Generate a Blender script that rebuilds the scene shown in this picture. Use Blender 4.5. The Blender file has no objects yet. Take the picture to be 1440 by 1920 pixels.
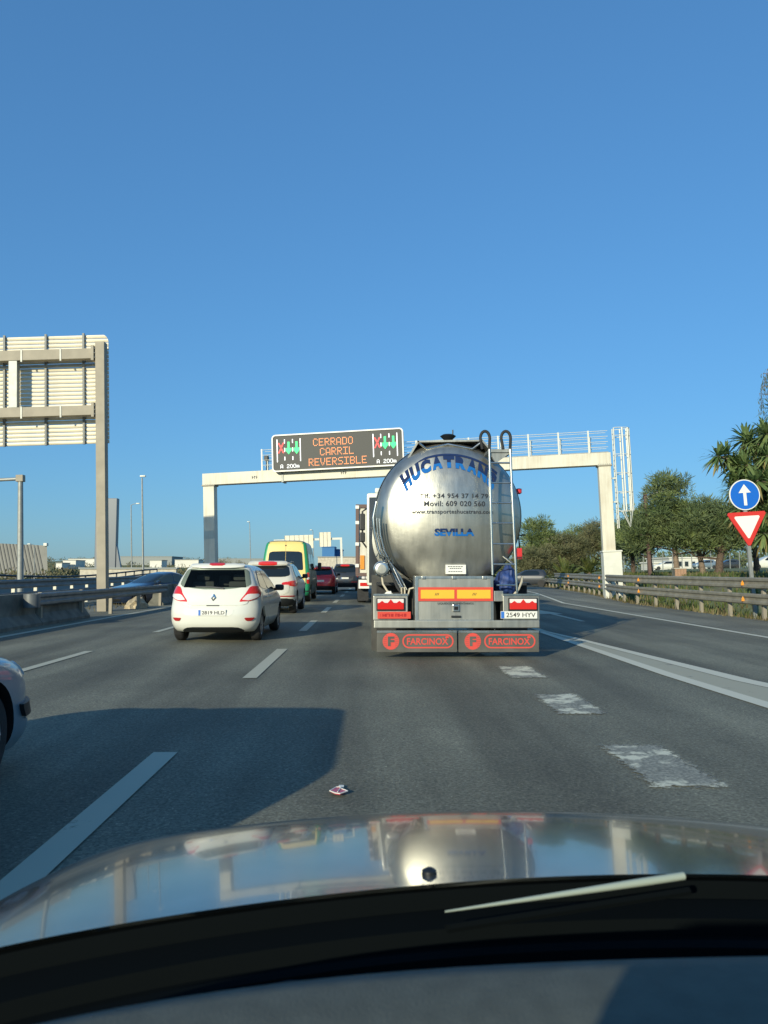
import bpy, bmesh, math, random
from mathutils import Vector, Matrix
R = math.radians
SC = bpy.context.scene
COL = SC.collection
rnd = random.Random(7)

# ------------------------------------------------------------------ camera, sky, sun, exposure
F, CX, CY = 1430.0, 720.0, 960.0
CAMH, YAW, PITCH = 1.36, math.atan(25 / 1430.0), math.atan(110 / 1430.0)
cam_d = bpy.data.cameras.new("camera")
cam = bpy.data.objects.new("camera", cam_d)
COL.objects.link(cam)
cam_d.sensor_width = 36.0
cam_d.lens = F / 1920 * 36.0
cam_d.dof.use_dof = True
cam_d.dof.focus_distance, cam_d.dof.aperture_fstop = 16.0, 7.5
cam_d.clip_start, cam_d.clip_end = 0.05, 3000
cam.location = (0, 0, CAMH)
cam.rotation_euler = (R(90) + PITCH, 0, -YAW)
SC.camera = cam

SUN_AZ, SUN_EL = R(28.5), R(17.5)        # the light travels forward and to the right
world = bpy.data.worlds.new("World")
SC.world = world
world.use_nodes = True
wn = world.node_tree.nodes
wl = world.node_tree.links
sky = wn.new("ShaderNodeTexSky")
sky.sky_type = 'NISHITA'
sky.sun_disc = False
sky.sun_elevation = SUN_EL
sky.sun_rotation = SUN_AZ + math.pi
sky.air_density, sky.dust_density, sky.ozone_density = 1.35, 0.25, 9.0
sky.altitude = 0
wn["Background"].inputs["Strength"].default_value = 0.14
sky_gamma = wn.new("ShaderNodeGamma"); sky_gamma.inputs["Gamma"].default_value = 0.6      # flattens the whole sky evenly, as the photograph's tone does
sky_tint = wn.new("ShaderNodeVectorMath"); sky_tint.operation = 'MULTIPLY'; sky_tint.inputs[1].default_value = (0.74, 1.15, 1.45)
wl.new(sky.outputs["Color"], sky_gamma.inputs["Color"])
wl.new(sky_gamma.outputs["Color"], sky_tint.inputs[0])
wl.new(sky_tint.outputs["Vector"], wn["Background"].inputs["Color"])
sun_d = bpy.data.lights.new("sun", 'SUN')
sun_d.energy, sun_d.angle, sun_d.color = 3.5, R(0.5), (1.0, 0.93, 0.70)
sun = bpy.data.objects.new("sun", sun_d)
COL.objects.link(sun)
SUNDIR = Vector((math.sin(SUN_AZ) * math.cos(SUN_EL), math.cos(SUN_AZ) * math.cos(SUN_EL), -math.sin(SUN_EL)))
sun.rotation_euler = SUNDIR.to_track_quat('-Z', 'Y').to_euler()
sun.location = (-20, -30, 30)
SC.view_settings.view_transform = 'Standard'
SC.view_settings.look = 'None'
SC.view_settings.exposure = 0.45
SC.view_settings.gamma = 1
SC.view_settings.use_curve_mapping = False
SC.render.engine = 'CYCLES'
SC.cycles.use_denoising = True
SC.cycles.max_bounces = 6
SC.cycles.sample_clamp_indirect = 6

# ------------------------------------------------------------------ pixel -> place (photo is 1440 x 1920)
_right = Vector((math.cos(YAW), -math.sin(YAW), 0))
_fwd = Vector((math.sin(YAW) * math.cos(PITCH), math.cos(YAW) * math.cos(PITCH), math.sin(PITCH)))
_up = _right.cross(_fwd)

def ray(px, py):
    return _right * ((px - CX) / F) + _up * ((CY - py) / F) + _fwd

def AT(px, py, Y):
    r = ray(px, py)
    return Vector((0, 0, CAMH)) + r * (Y / r.y)

def G(px, py, z=0.0):
    r = ray(px, py)
    return Vector((0, 0, CAMH)) + r * ((z - CAMH) / r.z)

def sstep(a, b, x):
    t = min(1, max(0, (x - a) / (b - a)))
    return t * t * (3 - 2 * t)

RAIL = [(10.75, -30), (10.75, 32), (11.9, 39), (13.0, 46), (15.0, 66), (19.5, 105), (26, 150)]
def lerp_path(path, y):
    if y <= path[0][1]:
        return path[0][0]
    for (x0, y0), (x1, y1) in zip(path, path[1:]):
        if y <= y1:
            return x0 + (x1 - x0) * (y - y0) / (y1 - y0)
    return path[-1][0]

def rail_x(y):
    return lerp_path(RAIL, y)

def ground_z(x, y):
    z = -0.03
    e = rail_x(y) + 0.1
    if x > e:
        z += 1.05 * sstep(0.3, 7.5, x - e) + 0.75 * sstep(7, 40, x - e)
        z -= 0.22 * sstep(0.1, 1.2, x - e) * (1 - sstep(1.5, 4.0, x - e))
    if x < -9.4:
        z += -0.5 * sstep(-9.4, -24, x)
        z += 7.0 * sstep(230, 420, y) * sstep(-35, -75, x) + 2.0 * sstep(500, 800, y)
    return z

# ------------------------------------------------------------------ materials
MATS = {}
def mat(name, col, rough=0.6, metal=0.0, var=0.0, scale=8.0, bump=0.0, bscale=60.0, coat=0.0, emit=0.0, spec=0.5, col2=None, detail=4.0):
    m = bpy.data.materials.new(name)
    m.use_nodes = True
    nt = m.node_tree
    b = nt.nodes["Principled BSDF"]
    b.inputs["Base Color"].default_value = (*col, 1)
    b.inputs["Roughness"].default_value = rough
    b.inputs["Metallic"].default_value = metal
    b.inputs["Specular IOR Level"].default_value = spec
    if coat:
        b.inputs["Coat Weight"].default_value = coat
        b.inputs["Coat Roughness"].default_value = 0.04
    if emit:
        b.inputs["Emission Color"].default_value = (*col, 1)
        b.inputs["Emission Strength"].default_value = emit
    if var or col2 or bump:
        tc = nt.nodes.new("ShaderNodeTexCoord")
    if var or col2:
        n = nt.nodes.new("ShaderNodeTexNoise")
        n.inputs["Scale"].default_value = scale
        n.inputs["Detail"].default_value = detail
        nt.links.new(tc.outputs["Object"], n.inputs["Vector"])
        r = nt.nodes.new("ShaderNodeValToRGB")
        r.color_ramp.elements[0].position = 0.33
        r.color_ramp.elements[1].position = 0.67
        c0 = col2 if col2 else tuple(c * (1 - var) for c in col)
        c1 = col if col2 else tuple(min(1, c * (1 + var)) for c in col)
        r.color_ramp.elements[0].color = (*c0, 1)
        r.color_ramp.elements[1].color = (*c1, 1)
        nt.links.new(n.outputs["Fac"], r.inputs["Fac"])
        nt.links.new(r.outputs["Color"], b.inputs["Base Color"])
    if bump:
        n2 = nt.nodes.new("ShaderNodeTexNoise")
        n2.inputs["Scale"].default_value = bscale
        n2.inputs["Detail"].default_value = 5
        nt.links.new(tc.outputs["Object"], n2.inputs["Vector"])
        bp = nt.nodes.new("ShaderNodeBump")
        bp.inputs["Strength"].default_value = bump
        bp.inputs["Distance"].default_value = 0.02
        nt.links.new(n2.outputs["Fac"], bp.inputs["Height"])
        nt.links.new(bp.outputs["Normal"], b.inputs["Normal"])
    MATS[name] = m
    return m

def nodes_of(m):
    return m.node_tree.nodes, m.node_tree.links, m.node_tree.nodes["Principled BSDF"]

def asphalt_mat(name, base):
    m = mat(name, base, 0.8)
    N, L, b = nodes_of(m)
    tc = N.new("ShaderNodeTexCoord")
    big = N.new("ShaderNodeTexNoise"); big.inputs["Scale"].default_value = 0.45; big.inputs["Detail"].default_value = 5
    mp = N.new("ShaderNodeMapping"); mp.inputs["Scale"].default_value = (1.6, 0.12, 1)
    track = N.new("ShaderNodeTexNoise"); track.inputs["Scale"].default_value = 1.0; track.inputs["Detail"].default_value = 6
    fine = N.new("ShaderNodeTexNoise"); fine.inputs["Scale"].default_value = 46; fine.inputs["Detail"].default_value = 6
    fine.inputs["Roughness"].default_value = 0.75
    vor = N.new("ShaderNodeTexVoronoi"); vor.inputs["Scale"].default_value = 48
    for t in (big, fine, vor):
        L.new(tc.outputs["Object"], t.inputs["Vector"])
    L.new(tc.outputs["Object"], mp.inputs["Vector"]); L.new(mp.outputs["Vector"], track.inputs["Vector"])
    def rmp(src, p0, p1, v0, v1):
        r = N.new("ShaderNodeMapRange")
        r.inputs["From Min"].default_value, r.inputs["From Max"].default_value = p0, p1
        r.inputs["To Min"].default_value, r.inputs["To Max"].default_value = v0, v1
        L.new(src, r.inputs["Value"])
        return r.outputs["Result"]
    def mul(a, c):
        k = N.new("ShaderNodeMath"); k.operation = 'MULTIPLY'
        L.new(a, k.inputs[0]); L.new(c, k.inputs[1]); return k.outputs[0]
    f = mul(rmp(big.outputs["Fac"], .3, .7, .76, 1.2), rmp(track.outputs["Fac"], .3, .7, .7, 1.24))
    f = mul(f, rmp(fine.outputs["Fac"], .3, .7, .36, 1.66))
    f = mul(f, rmp(vor.outputs["Color"], 0, 1, .72, 1.3))
    # wheel tracks polished darker along the lanes
    sx = N.new("ShaderNodeSeparateXYZ"); L.new(tc.outputs["Object"], sx.inputs[0])
    ph = N.new("ShaderNodeMath"); ph.operation = 'MULTIPLY_ADD'; ph.inputs[1].default_value = 2 * math.pi / 1.62; ph.inputs[2].default_value = .5
    L.new(sx.outputs["X"], ph.inputs[0])
    sn = N.new("ShaderNodeMath"); sn.operation = 'SINE'; L.new(ph.outputs[0], sn.inputs[0])
    mixn = N.new("ShaderNodeMath"); mixn.operation = 'MULTIPLY_ADD'; mixn.inputs[1].default_value = .30
    L.new(sn.outputs[0], mixn.inputs[0]); L.new(track.outputs["Fac"], mixn.inputs[2])
    f = mul(f, rmp(mixn.outputs[0], .2, .8, .84, 1.08))
    # pale stones in the wearing course
    st = N.new("ShaderNodeTexVoronoi"); st.inputs["Scale"].default_value = 26
    L.new(tc.outputs["Object"], st.inputs["Vector"])
    sp = rmp(st.outputs["Distance"], .10, .16, 1.9, 1.0)
    f = mul(f, sp)
    v = N.new("ShaderNodeVectorMath"); v.operation = 'SCALE'
    v.inputs[0].default_value = base
    L.new(f, v.inputs["Scale"])
    L.new(v.outputs["Vector"], b.inputs["Base Color"])
    bp = N.new("ShaderNodeBump"); bp.inputs["Strength"].default_value = 0.55; bp.inputs["Distance"].default_value = 0.012
    L.new(fine.outputs["Fac"], bp.inputs["Height"]); L.new(bp.outputs["Normal"], b.inputs["Normal"])
    return m

def paint_mat(name, col, wear, asphalt, scale=9.0):
    """road paint worn through to the asphalt"""
    m = mat(name, col, 0.7)
    N, L, b = nodes_of(m)
    tc = N.new("ShaderNodeTexCoord")
    n = N.new("ShaderNodeTexNoise"); n.inputs["Scale"].default_value = scale; n.inputs["Detail"].default_value = 9; n.inputs["Roughness"].default_value = .72
    n2 = N.new("ShaderNodeTexNoise"); n2.inputs["Scale"].default_value = 2.2; n2.inputs["Detail"].default_value = 3
    L.new(tc.outputs["Object"], n.inputs["Vector"]); L.new(tc.outputs["Object"], n2.inputs["Vector"])
    ad = N.new("ShaderNodeMath"); ad.operation = 'ADD'
    L.new(n.outputs["Fac"], ad.inputs[0]); L.new(n2.outputs["Fac"], ad.inputs[1])
    mr = N.new("ShaderNodeMapRange")
    mr.inputs["From Min"].default_value = 0.62 + wear * .5
    mr.inputs["From Max"].default_value = 0.74 + wear * .5
    L.new(ad.outputs[0], mr.inputs["Value"])
    fn = N.new("ShaderNodeTexNoise"); fn.inputs["Scale"].default_value = 50; fn.inputs["Detail"].default_value = 4
    L.new(tc.outputs["Object"], fn.inputs["Vector"])
    ra = N.new("ShaderNodeValToRGB")
    ra.color_ramp.elements[0].position, ra.color_ramp.elements[1].position = .35, .65
    ra.color_ramp.elements[0].color = (*[c * .7 for c in asphalt], 1); ra.color_ramp.elements[1].color = (*[c * 1.6 for c in asphalt], 1)
    L.new(fn.outputs["Fac"], ra.inputs["Fac"])
    mx = N.new("ShaderNodeMix"); mx.data_type = 'RGBA'
    L.new(mr.outputs["Result"], mx.inputs["Factor"])
    L.new(ra.outputs["Color"], mx.inputs["A"])
    mx.inputs["B"].default_value = (*col, 1)
    L.new(mx.outputs["Result"], b.inputs["Base Color"])
    return m

ASPH = (0.150, 0.148, 0.106)
asphalt_mat('asphalt', ASPH)
asphalt_mat('asphalt_ramp', (0.160, 0.156, 0.110))
asphalt_mat('asphalt_shoulder', (0.19, 0.185, 0.138))
paint_mat('road_paint', (0.46, 0.45, 0.34), 0.06, ASPH)
paint_mat('road_paint_bright', (0.62, 0.60, 0.47), 0.06, ASPH)
paint_mat('road_paint_worn', (0.66, 0.64, 0.48), 0.74, (0.215, 0.21, 0.165), 7.5)
def worn_edges(m):
    N, L, b = nodes_of(m)
    tc = N.new("ShaderNodeTexCoord"); sp = N.new("ShaderNodeSeparateXYZ"); L.new(tc.outputs["Generated"], sp.inputs[0])
    def op(o, a, c=None):
        k = N.new("ShaderNodeMath"); k.operation = o
        for i, v in enumerate((a, c)):
            if v is None: continue
            if isinstance(v, (int, float)): k.inputs[i].default_value = v
            else: L.new(v, k.inputs[i])
        return k.outputs[0]
    ex = op('MINIMUM', sp.outputs["X"], op('SUBTRACT', 1.0, sp.outputs["X"]))
    ey = op('MULTIPLY', op('MINIMUM', sp.outputs["Y"], op('SUBTRACT', 1.0, sp.outputs["Y"])), 2.0)
    e = op('MINIMUM', ex, ey)
    n = N.new("ShaderNodeTexNoise"); n.inputs["Scale"].default_value = 22; n.inputs["Detail"].default_value = 8; n.inputs["Roughness"].default_value = .7
    L.new(tc.outputs["Object"], n.inputs["Vector"])
    v = op('ADD', op('MULTIPLY', e, 5.0), op('MULTIPLY', op('SUBTRACT', n.outputs["Fac"], 0.5), 3.2))
    mk = N.new("ShaderNodeMapRange"); mk.inputs["From Min"].default_value, mk.inputs["From Max"].default_value = .15, .6
    L.new(v, mk.inputs["Value"])
    tr = N.new("ShaderNodeBsdfTransparent"); mx = N.new("ShaderNodeMixShader")
    L.new(mk.outputs["Result"], mx.inputs[0]); L.new(tr.outputs[0], mx.inputs[1]); L.new(b.outputs[0], mx.inputs[2])
    L.new(mx.outputs[0], N["Material Output"].inputs["Surface"])
worn_edges(MATS['road_paint_worn'])
paint_mat('road_paint_gore', (0.40, 0.38, 0.275), 0.16, (0.2, 0.195, 0.155), 5.0)
mat('white_paint', (0.70, 0.70, 0.62), 0.28, coat=0.6)
mat('pearl_paint', (0.60, 0.58, 0.50), 0.28, coat=0.6)
mat('silver_blue_paint', (0.24, 0.31, 0.36), 0.35, metal=0.35, coat=0.7)
mat('navy_paint', (0.012, 0.025, 0.055), 0.25, coat=1.0)
mat('black_paint', (0.012, 0.014, 0.017), 0.28, coat=0.9)
mat('dark_grey_paint', (0.03, 0.034, 0.04), 0.3, coat=0.8)
mat('red_paint', (0.55, 0.02, 0.025), 0.3, coat=0.8)
mat('van_yellow', (0.80, 0.60, 0.20), 0.4)
mat('van_green', (0.02, 0.26, 0.12), 0.4)
mat('van_side', (0.035, 0.06, 0.05), 0.35, coat=0.25)
mat('own_paint', (0.135, 0.15, 0.155), 0.15, metal=0.6, coat=0.42, var=.14, scale=16)
mat('glass', (0.012, 0.017, 0.018), 0.04, spec=0.8)
def clear_glass(name):
    m = mat(name, (0.01, 0.015, 0.015), 0.03, spec=0.9)
    N, L, b = nodes_of(m)
    t = N.new("ShaderNodeBsdfTransparent"); t.inputs["Color"].default_value = (0.58, 0.63, 0.60, 1)
    mx = N.new("ShaderNodeMixShader"); mx.inputs[0].default_value = .16
    L.new(t.outputs[0], mx.inputs[1]); L.new(b.outputs[0], mx.inputs[2]); L.new(mx.outputs[0], N["Material Output"].inputs["Surface"])
clear_glass('clear_glass')
mat('seat_grey', (0.13, 0.13, 0.13), 0.9)
mat('glass_tint', (0.03, 0.045, 0.045), 0.06, spec=0.9)
mat('black_plastic', (0.010, 0.012, 0.013), 0.5)
mat('cowl_black', (0.004, 0.0055, 0.006), 0.9, spec=.02)
mat('grey_plastic', (0.10, 0.102, 0.10), 0.6)
mat('rubber', (0.022, 0.022, 0.022), 0.75, var=.3, scale=12, bump=.2, bscale=40)
mat('rim', (0.42, 0.43, 0.44), 0.32, metal=0.8)
mat('chrome', (0.75, 0.75, 0.74), 0.12, metal=1)
mat('lamp_red', (0.62, 0.02, 0.015), 0.15, coat=1)
mat('lamp_white', (0.75, 0.70, 0.66), 0.12, coat=1)
mat('lamp_amber', (0.75, 0.30, 0.03), 0.2, coat=1)
mat('reflector_red', (0.38, 0.02, 0.02), 0.3)
mat('plate_white', (0.72, 0.72, 0.66), 0.45)
mat('plate_blue', (0.03, 0.16, 0.55), 0.45)
mat('print_black', (0.02, 0.02, 0.022), 0.5)
mat('print_grey', (0.045, 0.05, 0.06), 0.8, spec=.1)
mat('dark_void', (0.006, 0.006, 0.007), 0.9)
mat('galvanised', (0.30, 0.31, 0.29), 0.5, metal=0.3, var=.12, scale=5, bump=.05, bscale=30)
mat('galvanised_old', (0.31, 0.275, 0.21), 0.62, metal=0.1, var=.10, scale=2.5, bump=.05, bscale=30)
mat('stiffener_grey', (0.19, 0.20, 0.19), 0.55, var=.1, scale=3)
mat('dark_guard', (0.06, 0.06, 0.055), 0.7, var=.3, scale=4)
mat('tan_rubble', (0.45, 0.37, 0.24), 0.9, var=.25, scale=6, bump=.5, bscale=20)
mat('barrier_steel', (0.17, 0.18, 0.18), 0.5, metal=0.4, var=.2, scale=3)
def streak_mat(name, col, stain, amount=.5):
    m = mat(name, col, 0.55)
    N, L, b = nodes_of(m)
    tc = N.new("ShaderNodeTexCoord")
    mp = N.new("ShaderNodeMapping"); mp.inputs["Scale"].default_value = (5, 5, .35)
    n = N.new("ShaderNodeTexNoise"); n.inputs["Scale"].default_value = 1.3; n.inputs["Detail"].default_value = 7; n.inputs["Roughness"].default_value = .65
    n2 = N.new("ShaderNodeTexNoise"); n2.inputs["Scale"].default_value = .8; n2.inputs["Detail"].default_value = 4
    L.new(tc.outputs["Object"], mp.inputs["Vector"]); L.new(mp.outputs["Vector"], n.inputs["Vector"]); L.new(tc.outputs["Object"], n2.inputs["Vector"])
    mu = N.new("ShaderNodeMath"); mu.operation = 'MULTIPLY'
    L.new(n.outputs["Fac"], mu.inputs[0]); L.new(n2.outputs["Fac"], mu.inputs[1])
    mr = N.new("ShaderNodeMapRange")
    mr.inputs["From Min"].default_value, mr.inputs["From Max"].default_value = .22, .42
    mr.inputs["To Max"].default_value = amount
    L.new(mu.outputs[0], mr.inputs["Value"])
    mx = N.new("ShaderNodeMix"); mx.data_type = 'RGBA'
    L.new(mr.outputs["Result"], mx.inputs["Factor"])
    mx.inputs["A"].default_value = (*col, 1); mx.inputs["B"].default_value = (*stain, 1)
    L.new(mx.outputs["Result"], b.inputs["Base Color"])
    return m
streak_mat('cream_paint', (0.68, 0.65, 0.53), (0.40, 0.31, 0.20), .45)
mat('white_steel', (0.66, 0.66, 0.58), 0.45, var=.05, scale=3)
mat('sign_aluminium', (0.78, 0.70, 0.52), 0.42, metal=0.05, var=.08, scale=1.5)
mat('concrete', (0.15, 0.148, 0.12), 0.85, var=.3, scale=3, bump=.3, bscale=40)
mat('concrete_pale', (0.52, 0.47, 0.38), 0.85, var=.15, scale=2, bump=.2, bscale=30)
mat('bark', (0.10, 0.07, 0.05), 0.9, var=.35, scale=10, bump=.6, bscale=25)
mat('bark_pale', (0.20, 0.15, 0.11), 0.9, var=.3, scale=8, bump=.5, bscale=25)
mat('brown_steel', (0.14, 0.085, 0.07), 0.6)
mat('board_black', (0.062, 0.062, 0.056), 0.6)
mat('sign_white', (0.82, 0.80, 0.72), 0.5)
mat('sign_red', (0.62, 0.035, 0.025), 0.45)
mat('sign_blue', (0.01, 0.13, 0.55), 0.4)
mat('led_orange', (1.0, 0.33, 0.11), 0.5, emit=0.42)
mat('led_red', (1.0, 0.06, 0.06), 0.5, emit=0.5)
mat('led_green', (0.02, 0.9, 0.22), 0.5, emit=0.5)
mat('led_white', (0.9, 0.92, 0.95), 0.5, emit=0.45)
mat('farc_red', (0.62, 0.06, 0.045), 0.6)
mat('marker_red', (0.62, 0.06, 0.035), 0.45)
mat('marker_yellow', (0.78, 0.45, 0.03), 0.45)
mat('navy_print', (0.012, 0.03, 0.10), 0.7, spec=.15)
mat('blue_print', (0.01, 0.13, 0.42), 0.7, spec=.15)
mat('pale_print', (0.40, 0.45, 0.52), 0.4)
mat('blue_cloth', (0.02, 0.05, 0.18), 0.6, var=.3, scale=12, bump=.4, bscale=14)
mat('hose_cream', (0.50, 0.44, 0.32), 0.6)
mat('grey_roofing', (0.21, 0.21, 0.19), 0.6, var=.1, scale=.3)
mat('roofing_rib', (0.12, 0.12, 0.115), 0.6)
mat('rail_steel', (0.25, 0.235, 0.185), 0.55, metal=.1, var=.18, scale=3, bump=.05, bscale=20)
mat('totem_grey', (0.13, 0.145, 0.165), 0.4, metal=.2)
mat('far_white', (0.70, 0.68, 0.60), 0.7, var=.08, scale=.2)
mat('far_grey', (0.26, 0.28, 0.27), 0.7)
mat('far_blue', (0.03, 0.16, 0.38), 0.6)
mat('brick_box', (0.45, 0.27, 0.17), 0.8, var=.15, scale=4)
mat('dash', (0.095, 0.102, 0.085), 0.7, var=.10, scale=30, bump=.16, bscale=330, spec=.25)
mat('seat_cloth', (0.04, 0.04, 0.045), 0.85)
mat('wiper_lit', (0.34, 0.39, 0.32), 0.45)
mat('litter_red', (0.50, 0.05, 0.10), 0.3)

# polished, brushed stainless steel
def steel_mat(name, col, rough, brush, metal=1.0):
    m = mat(name, col, rough, metal=metal)
    N, L, b = nodes_of(m)
    tc = N.new("ShaderNodeTexCoord")
    mp = N.new("ShaderNodeMapping"); mp.inputs["Scale"].default_value = (40, 40, 0.6)
    n = N.new("ShaderNodeTexNoise"); n.inputs["Scale"].default_value = 2.0; n.inputs["Detail"].default_value = 4
    L.new(tc.outputs["Object"], mp.inputs["Vector"]); L.new(mp.outputs["Vector"], n.inputs["Vector"])
    n2 = N.new("ShaderNodeTexNoise"); n2.inputs["Scale"].default_value = 1.6; n2.inputs["Detail"].default_value = 6
    L.new(tc.outputs["Object"], n2.inputs["Vector"])
    mr = N.new("ShaderNodeMapRange"); mr.inputs["To Min"].default_value = rough - .07; mr.inputs["To Max"].default_value = rough + .12
    mr.inputs["From Min"].default_value, mr.inputs["From Max"].default_value = .3, .7
    L.new(n2.outputs["Fac"], mr.inputs["Value"]); L.new(mr.outputs["Result"], b.inputs["Roughness"])
    bp = N.new("ShaderNodeBump"); bp.inputs["Strength"].default_value = brush; bp.inputs["Distance"].default_value = 0.004
    L.new(n.outputs["Fac"], bp.inputs["Height"])
    n3 = N.new("ShaderNodeTexNoise"); n3.inputs["Scale"].default_value = 2.2; n3.inputs["Detail"].default_value = 3      # shallow dents
    L.new(tc.outputs["Object"], n3.inputs["Vector"])
    b2 = N.new("ShaderNodeBump"); b2.inputs["Strength"].default_value = brush * .5; b2.inputs["Distance"].default_value = 0.05
    L.new(n3.outputs["Fac"], b2.inputs["Height"]); L.new(b2.outputs["Normal"], bp.inputs["Normal"])
    L.new(bp.outputs["Normal"], b.inputs["Normal"])
    dm = N.new("ShaderNodeMapping"); dm.inputs["Scale"].default_value = (9, 9, 1.1)                                       # water marks and road film
    n4 = N.new("ShaderNodeTexNoise"); n4.inputs["Scale"].default_value = 1.2; n4.inputs["Detail"].default_value = 8
    L.new(tc.outputs["Object"], dm.inputs["Vector"]); L.new(dm.outputs["Vector"], n4.inputs["Vector"])
    cr = N.new("ShaderNodeValToRGB")
    cr.color_ramp.elements[0].position, cr.color_ramp.elements[1].position = .35, .6
    cr.color_ramp.elements[0].color = (*[c * .80 for c in col], 1); cr.color_ramp.elements[1].color = (*col, 1)
    L.new(n4.outputs["Fac"], cr.inputs["Fac"]); L.new(cr.outputs["Color"], b.inputs["Base Color"])
    return m
steel_mat('tank_steel', (0.50, 0.485, 0.42), 0.35, 0.22, 0.88)
steel_mat('steel_sheet', (0.40, 0.40, 0.36), 0.45, 0.15)
steel_mat('steel_tube', (0.62, 0.62, 0.58), 0.25, 0.0)
mat('flap_sheet', (0.10, 0.098, 0.085), 0.6, metal=0.2, var=.2, scale=4)

def leaf_mat(name, c_lo, c_hi, scale=0.9, trans=0.25):
    m = mat(name, c_hi, 0.6, spec=0.25)
    N, L, b = nodes_of(m)
    tc = N.new("ShaderNodeTexCoord")
    n = N.new("ShaderNodeTexNoise"); n.inputs["Scale"].default_value = scale; n.inputs["Detail"].default_value = 6
    L.new(tc.outputs["Object"], n.inputs["Vector"])
    r = N.new("ShaderNodeValToRGB")
    r.color_ramp.elements[0].position, r.color_ramp.elements[1].position = .35, .66
    r.color_ramp.elements[0].color = (*c_lo, 1); r.color_ramp.elements[1].color = (*c_hi, 1)
    L.new(n.outputs["Fac"], r.inputs["Fac"]); L.new(r.outputs["Color"], b.inputs["Base Color"])
    t = N.new("ShaderNodeBsdfTranslucent"); L.new(r.outputs["Color"], t.inputs["Color"])
    mx = N.new("ShaderNodeMixShader"); mx.inputs[0].default_value = trans
    out = N["Material Output"]
    L.new(b.outputs[0], mx.inputs[1]); L.new(t.outputs[0], mx.inputs[2]); L.new(mx.outputs[0], out.inputs["Surface"])
    return m
leaf_mat('pine_needles', (0.085, 0.125, 0.06), (0.20, 0.24, 0.10))
leaf_mat('pine_needles_fresh', (0.11, 0.165, 0.06), (0.25, 0.30, 0.10))
leaf_mat('olive_leaves', (0.11, 0.125, 0.06), (0.23, 0.22, 0.115))
leaf_mat('yucca_leaves', (0.08, 0.15, 0.055), (0.22, 0.28, 0.10), 1.4)
leaf_mat('yucca_dry', (0.20, 0.16, 0.06), (0.30, 0.25, 0.10), 1.4)
leaf_mat('palm_leaves', (0.09, 0.13, 0.035), (0.24, 0.25, 0.075), 1.4)
leaf_mat('eucalyptus_leaves', (0.08, 0.11, 0.06), (0.16, 0.19, 0.11), 1.4)
leaf_mat('scrub_leaves', (0.12, 0.115, 0.055), (0.23, 0.18, 0.105), 0.2)
leaf_mat('grass_blades', (0.05, 0.085, 0.022), (0.17, 0.19, 0.06), 0.7)
leaf_mat('weed_dry', (0.13, 0.105, 0.05), (0.24, 0.20, 0.10), 0.7)

def ground_mat():
    m = mat('ground', (0.1, 0.11, 0.04), 0.95)
    N, L, b = nodes_of(m)
    tc = N.new("ShaderNodeTexCoord")
    n = N.new("ShaderNodeTexNoise"); n.inputs["Scale"].default_value = 0.35; n.inputs["Detail"].default_value = 8
    f = N.new("ShaderNodeTexNoise"); f.inputs["Scale"].default_value = 6; f.inputs["Detail"].default_value = 8
    for t in (n, f): L.new(tc.outputs["Object"], t.inputs["Vector"])
    r = N.new("ShaderNodeValToRGB")
    e = r.color_ramp.elements
    e[0].position, e[1].position = .3, .72
    e[0].color = (0.20, 0.16, 0.10, 1); e[1].color = (0.12, 0.17, 0.05, 1)
    k = e.new(.47); k.color = (0.145, 0.16, 0.06, 1)
    L.new(n.outputs["Fac"], r.inputs["Fac"])
    mr = N.new("ShaderNodeMapRange"); mr.inputs["From Min"].default_value, mr.inputs["From Max"].default_value = .3, .7
    mr.inputs["To Min"].default_value, mr.inputs["To Max"].default_value = .6, 1.35
    L.new(f.outputs["Fac"], mr.inputs["Value"])
    v = N.new("ShaderNodeVectorMath"); v.operation = 'SCALE'
    L.new(r.outputs["Color"], v.inputs[0]); L.new(mr.outputs["Result"], v.inputs["Scale"])
    L.new(v.outputs["Vector"], b.inputs["Base Color"])
    bp = N.new("ShaderNodeBump"); bp.inputs["Strength"].default_value = .6; bp.inputs["Distance"].default_value = .05
    L.new(f.outputs["Fac"], bp.inputs["Height"]); L.new(bp.outputs["Normal"], b.inputs["Normal"])
ground_mat()

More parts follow.
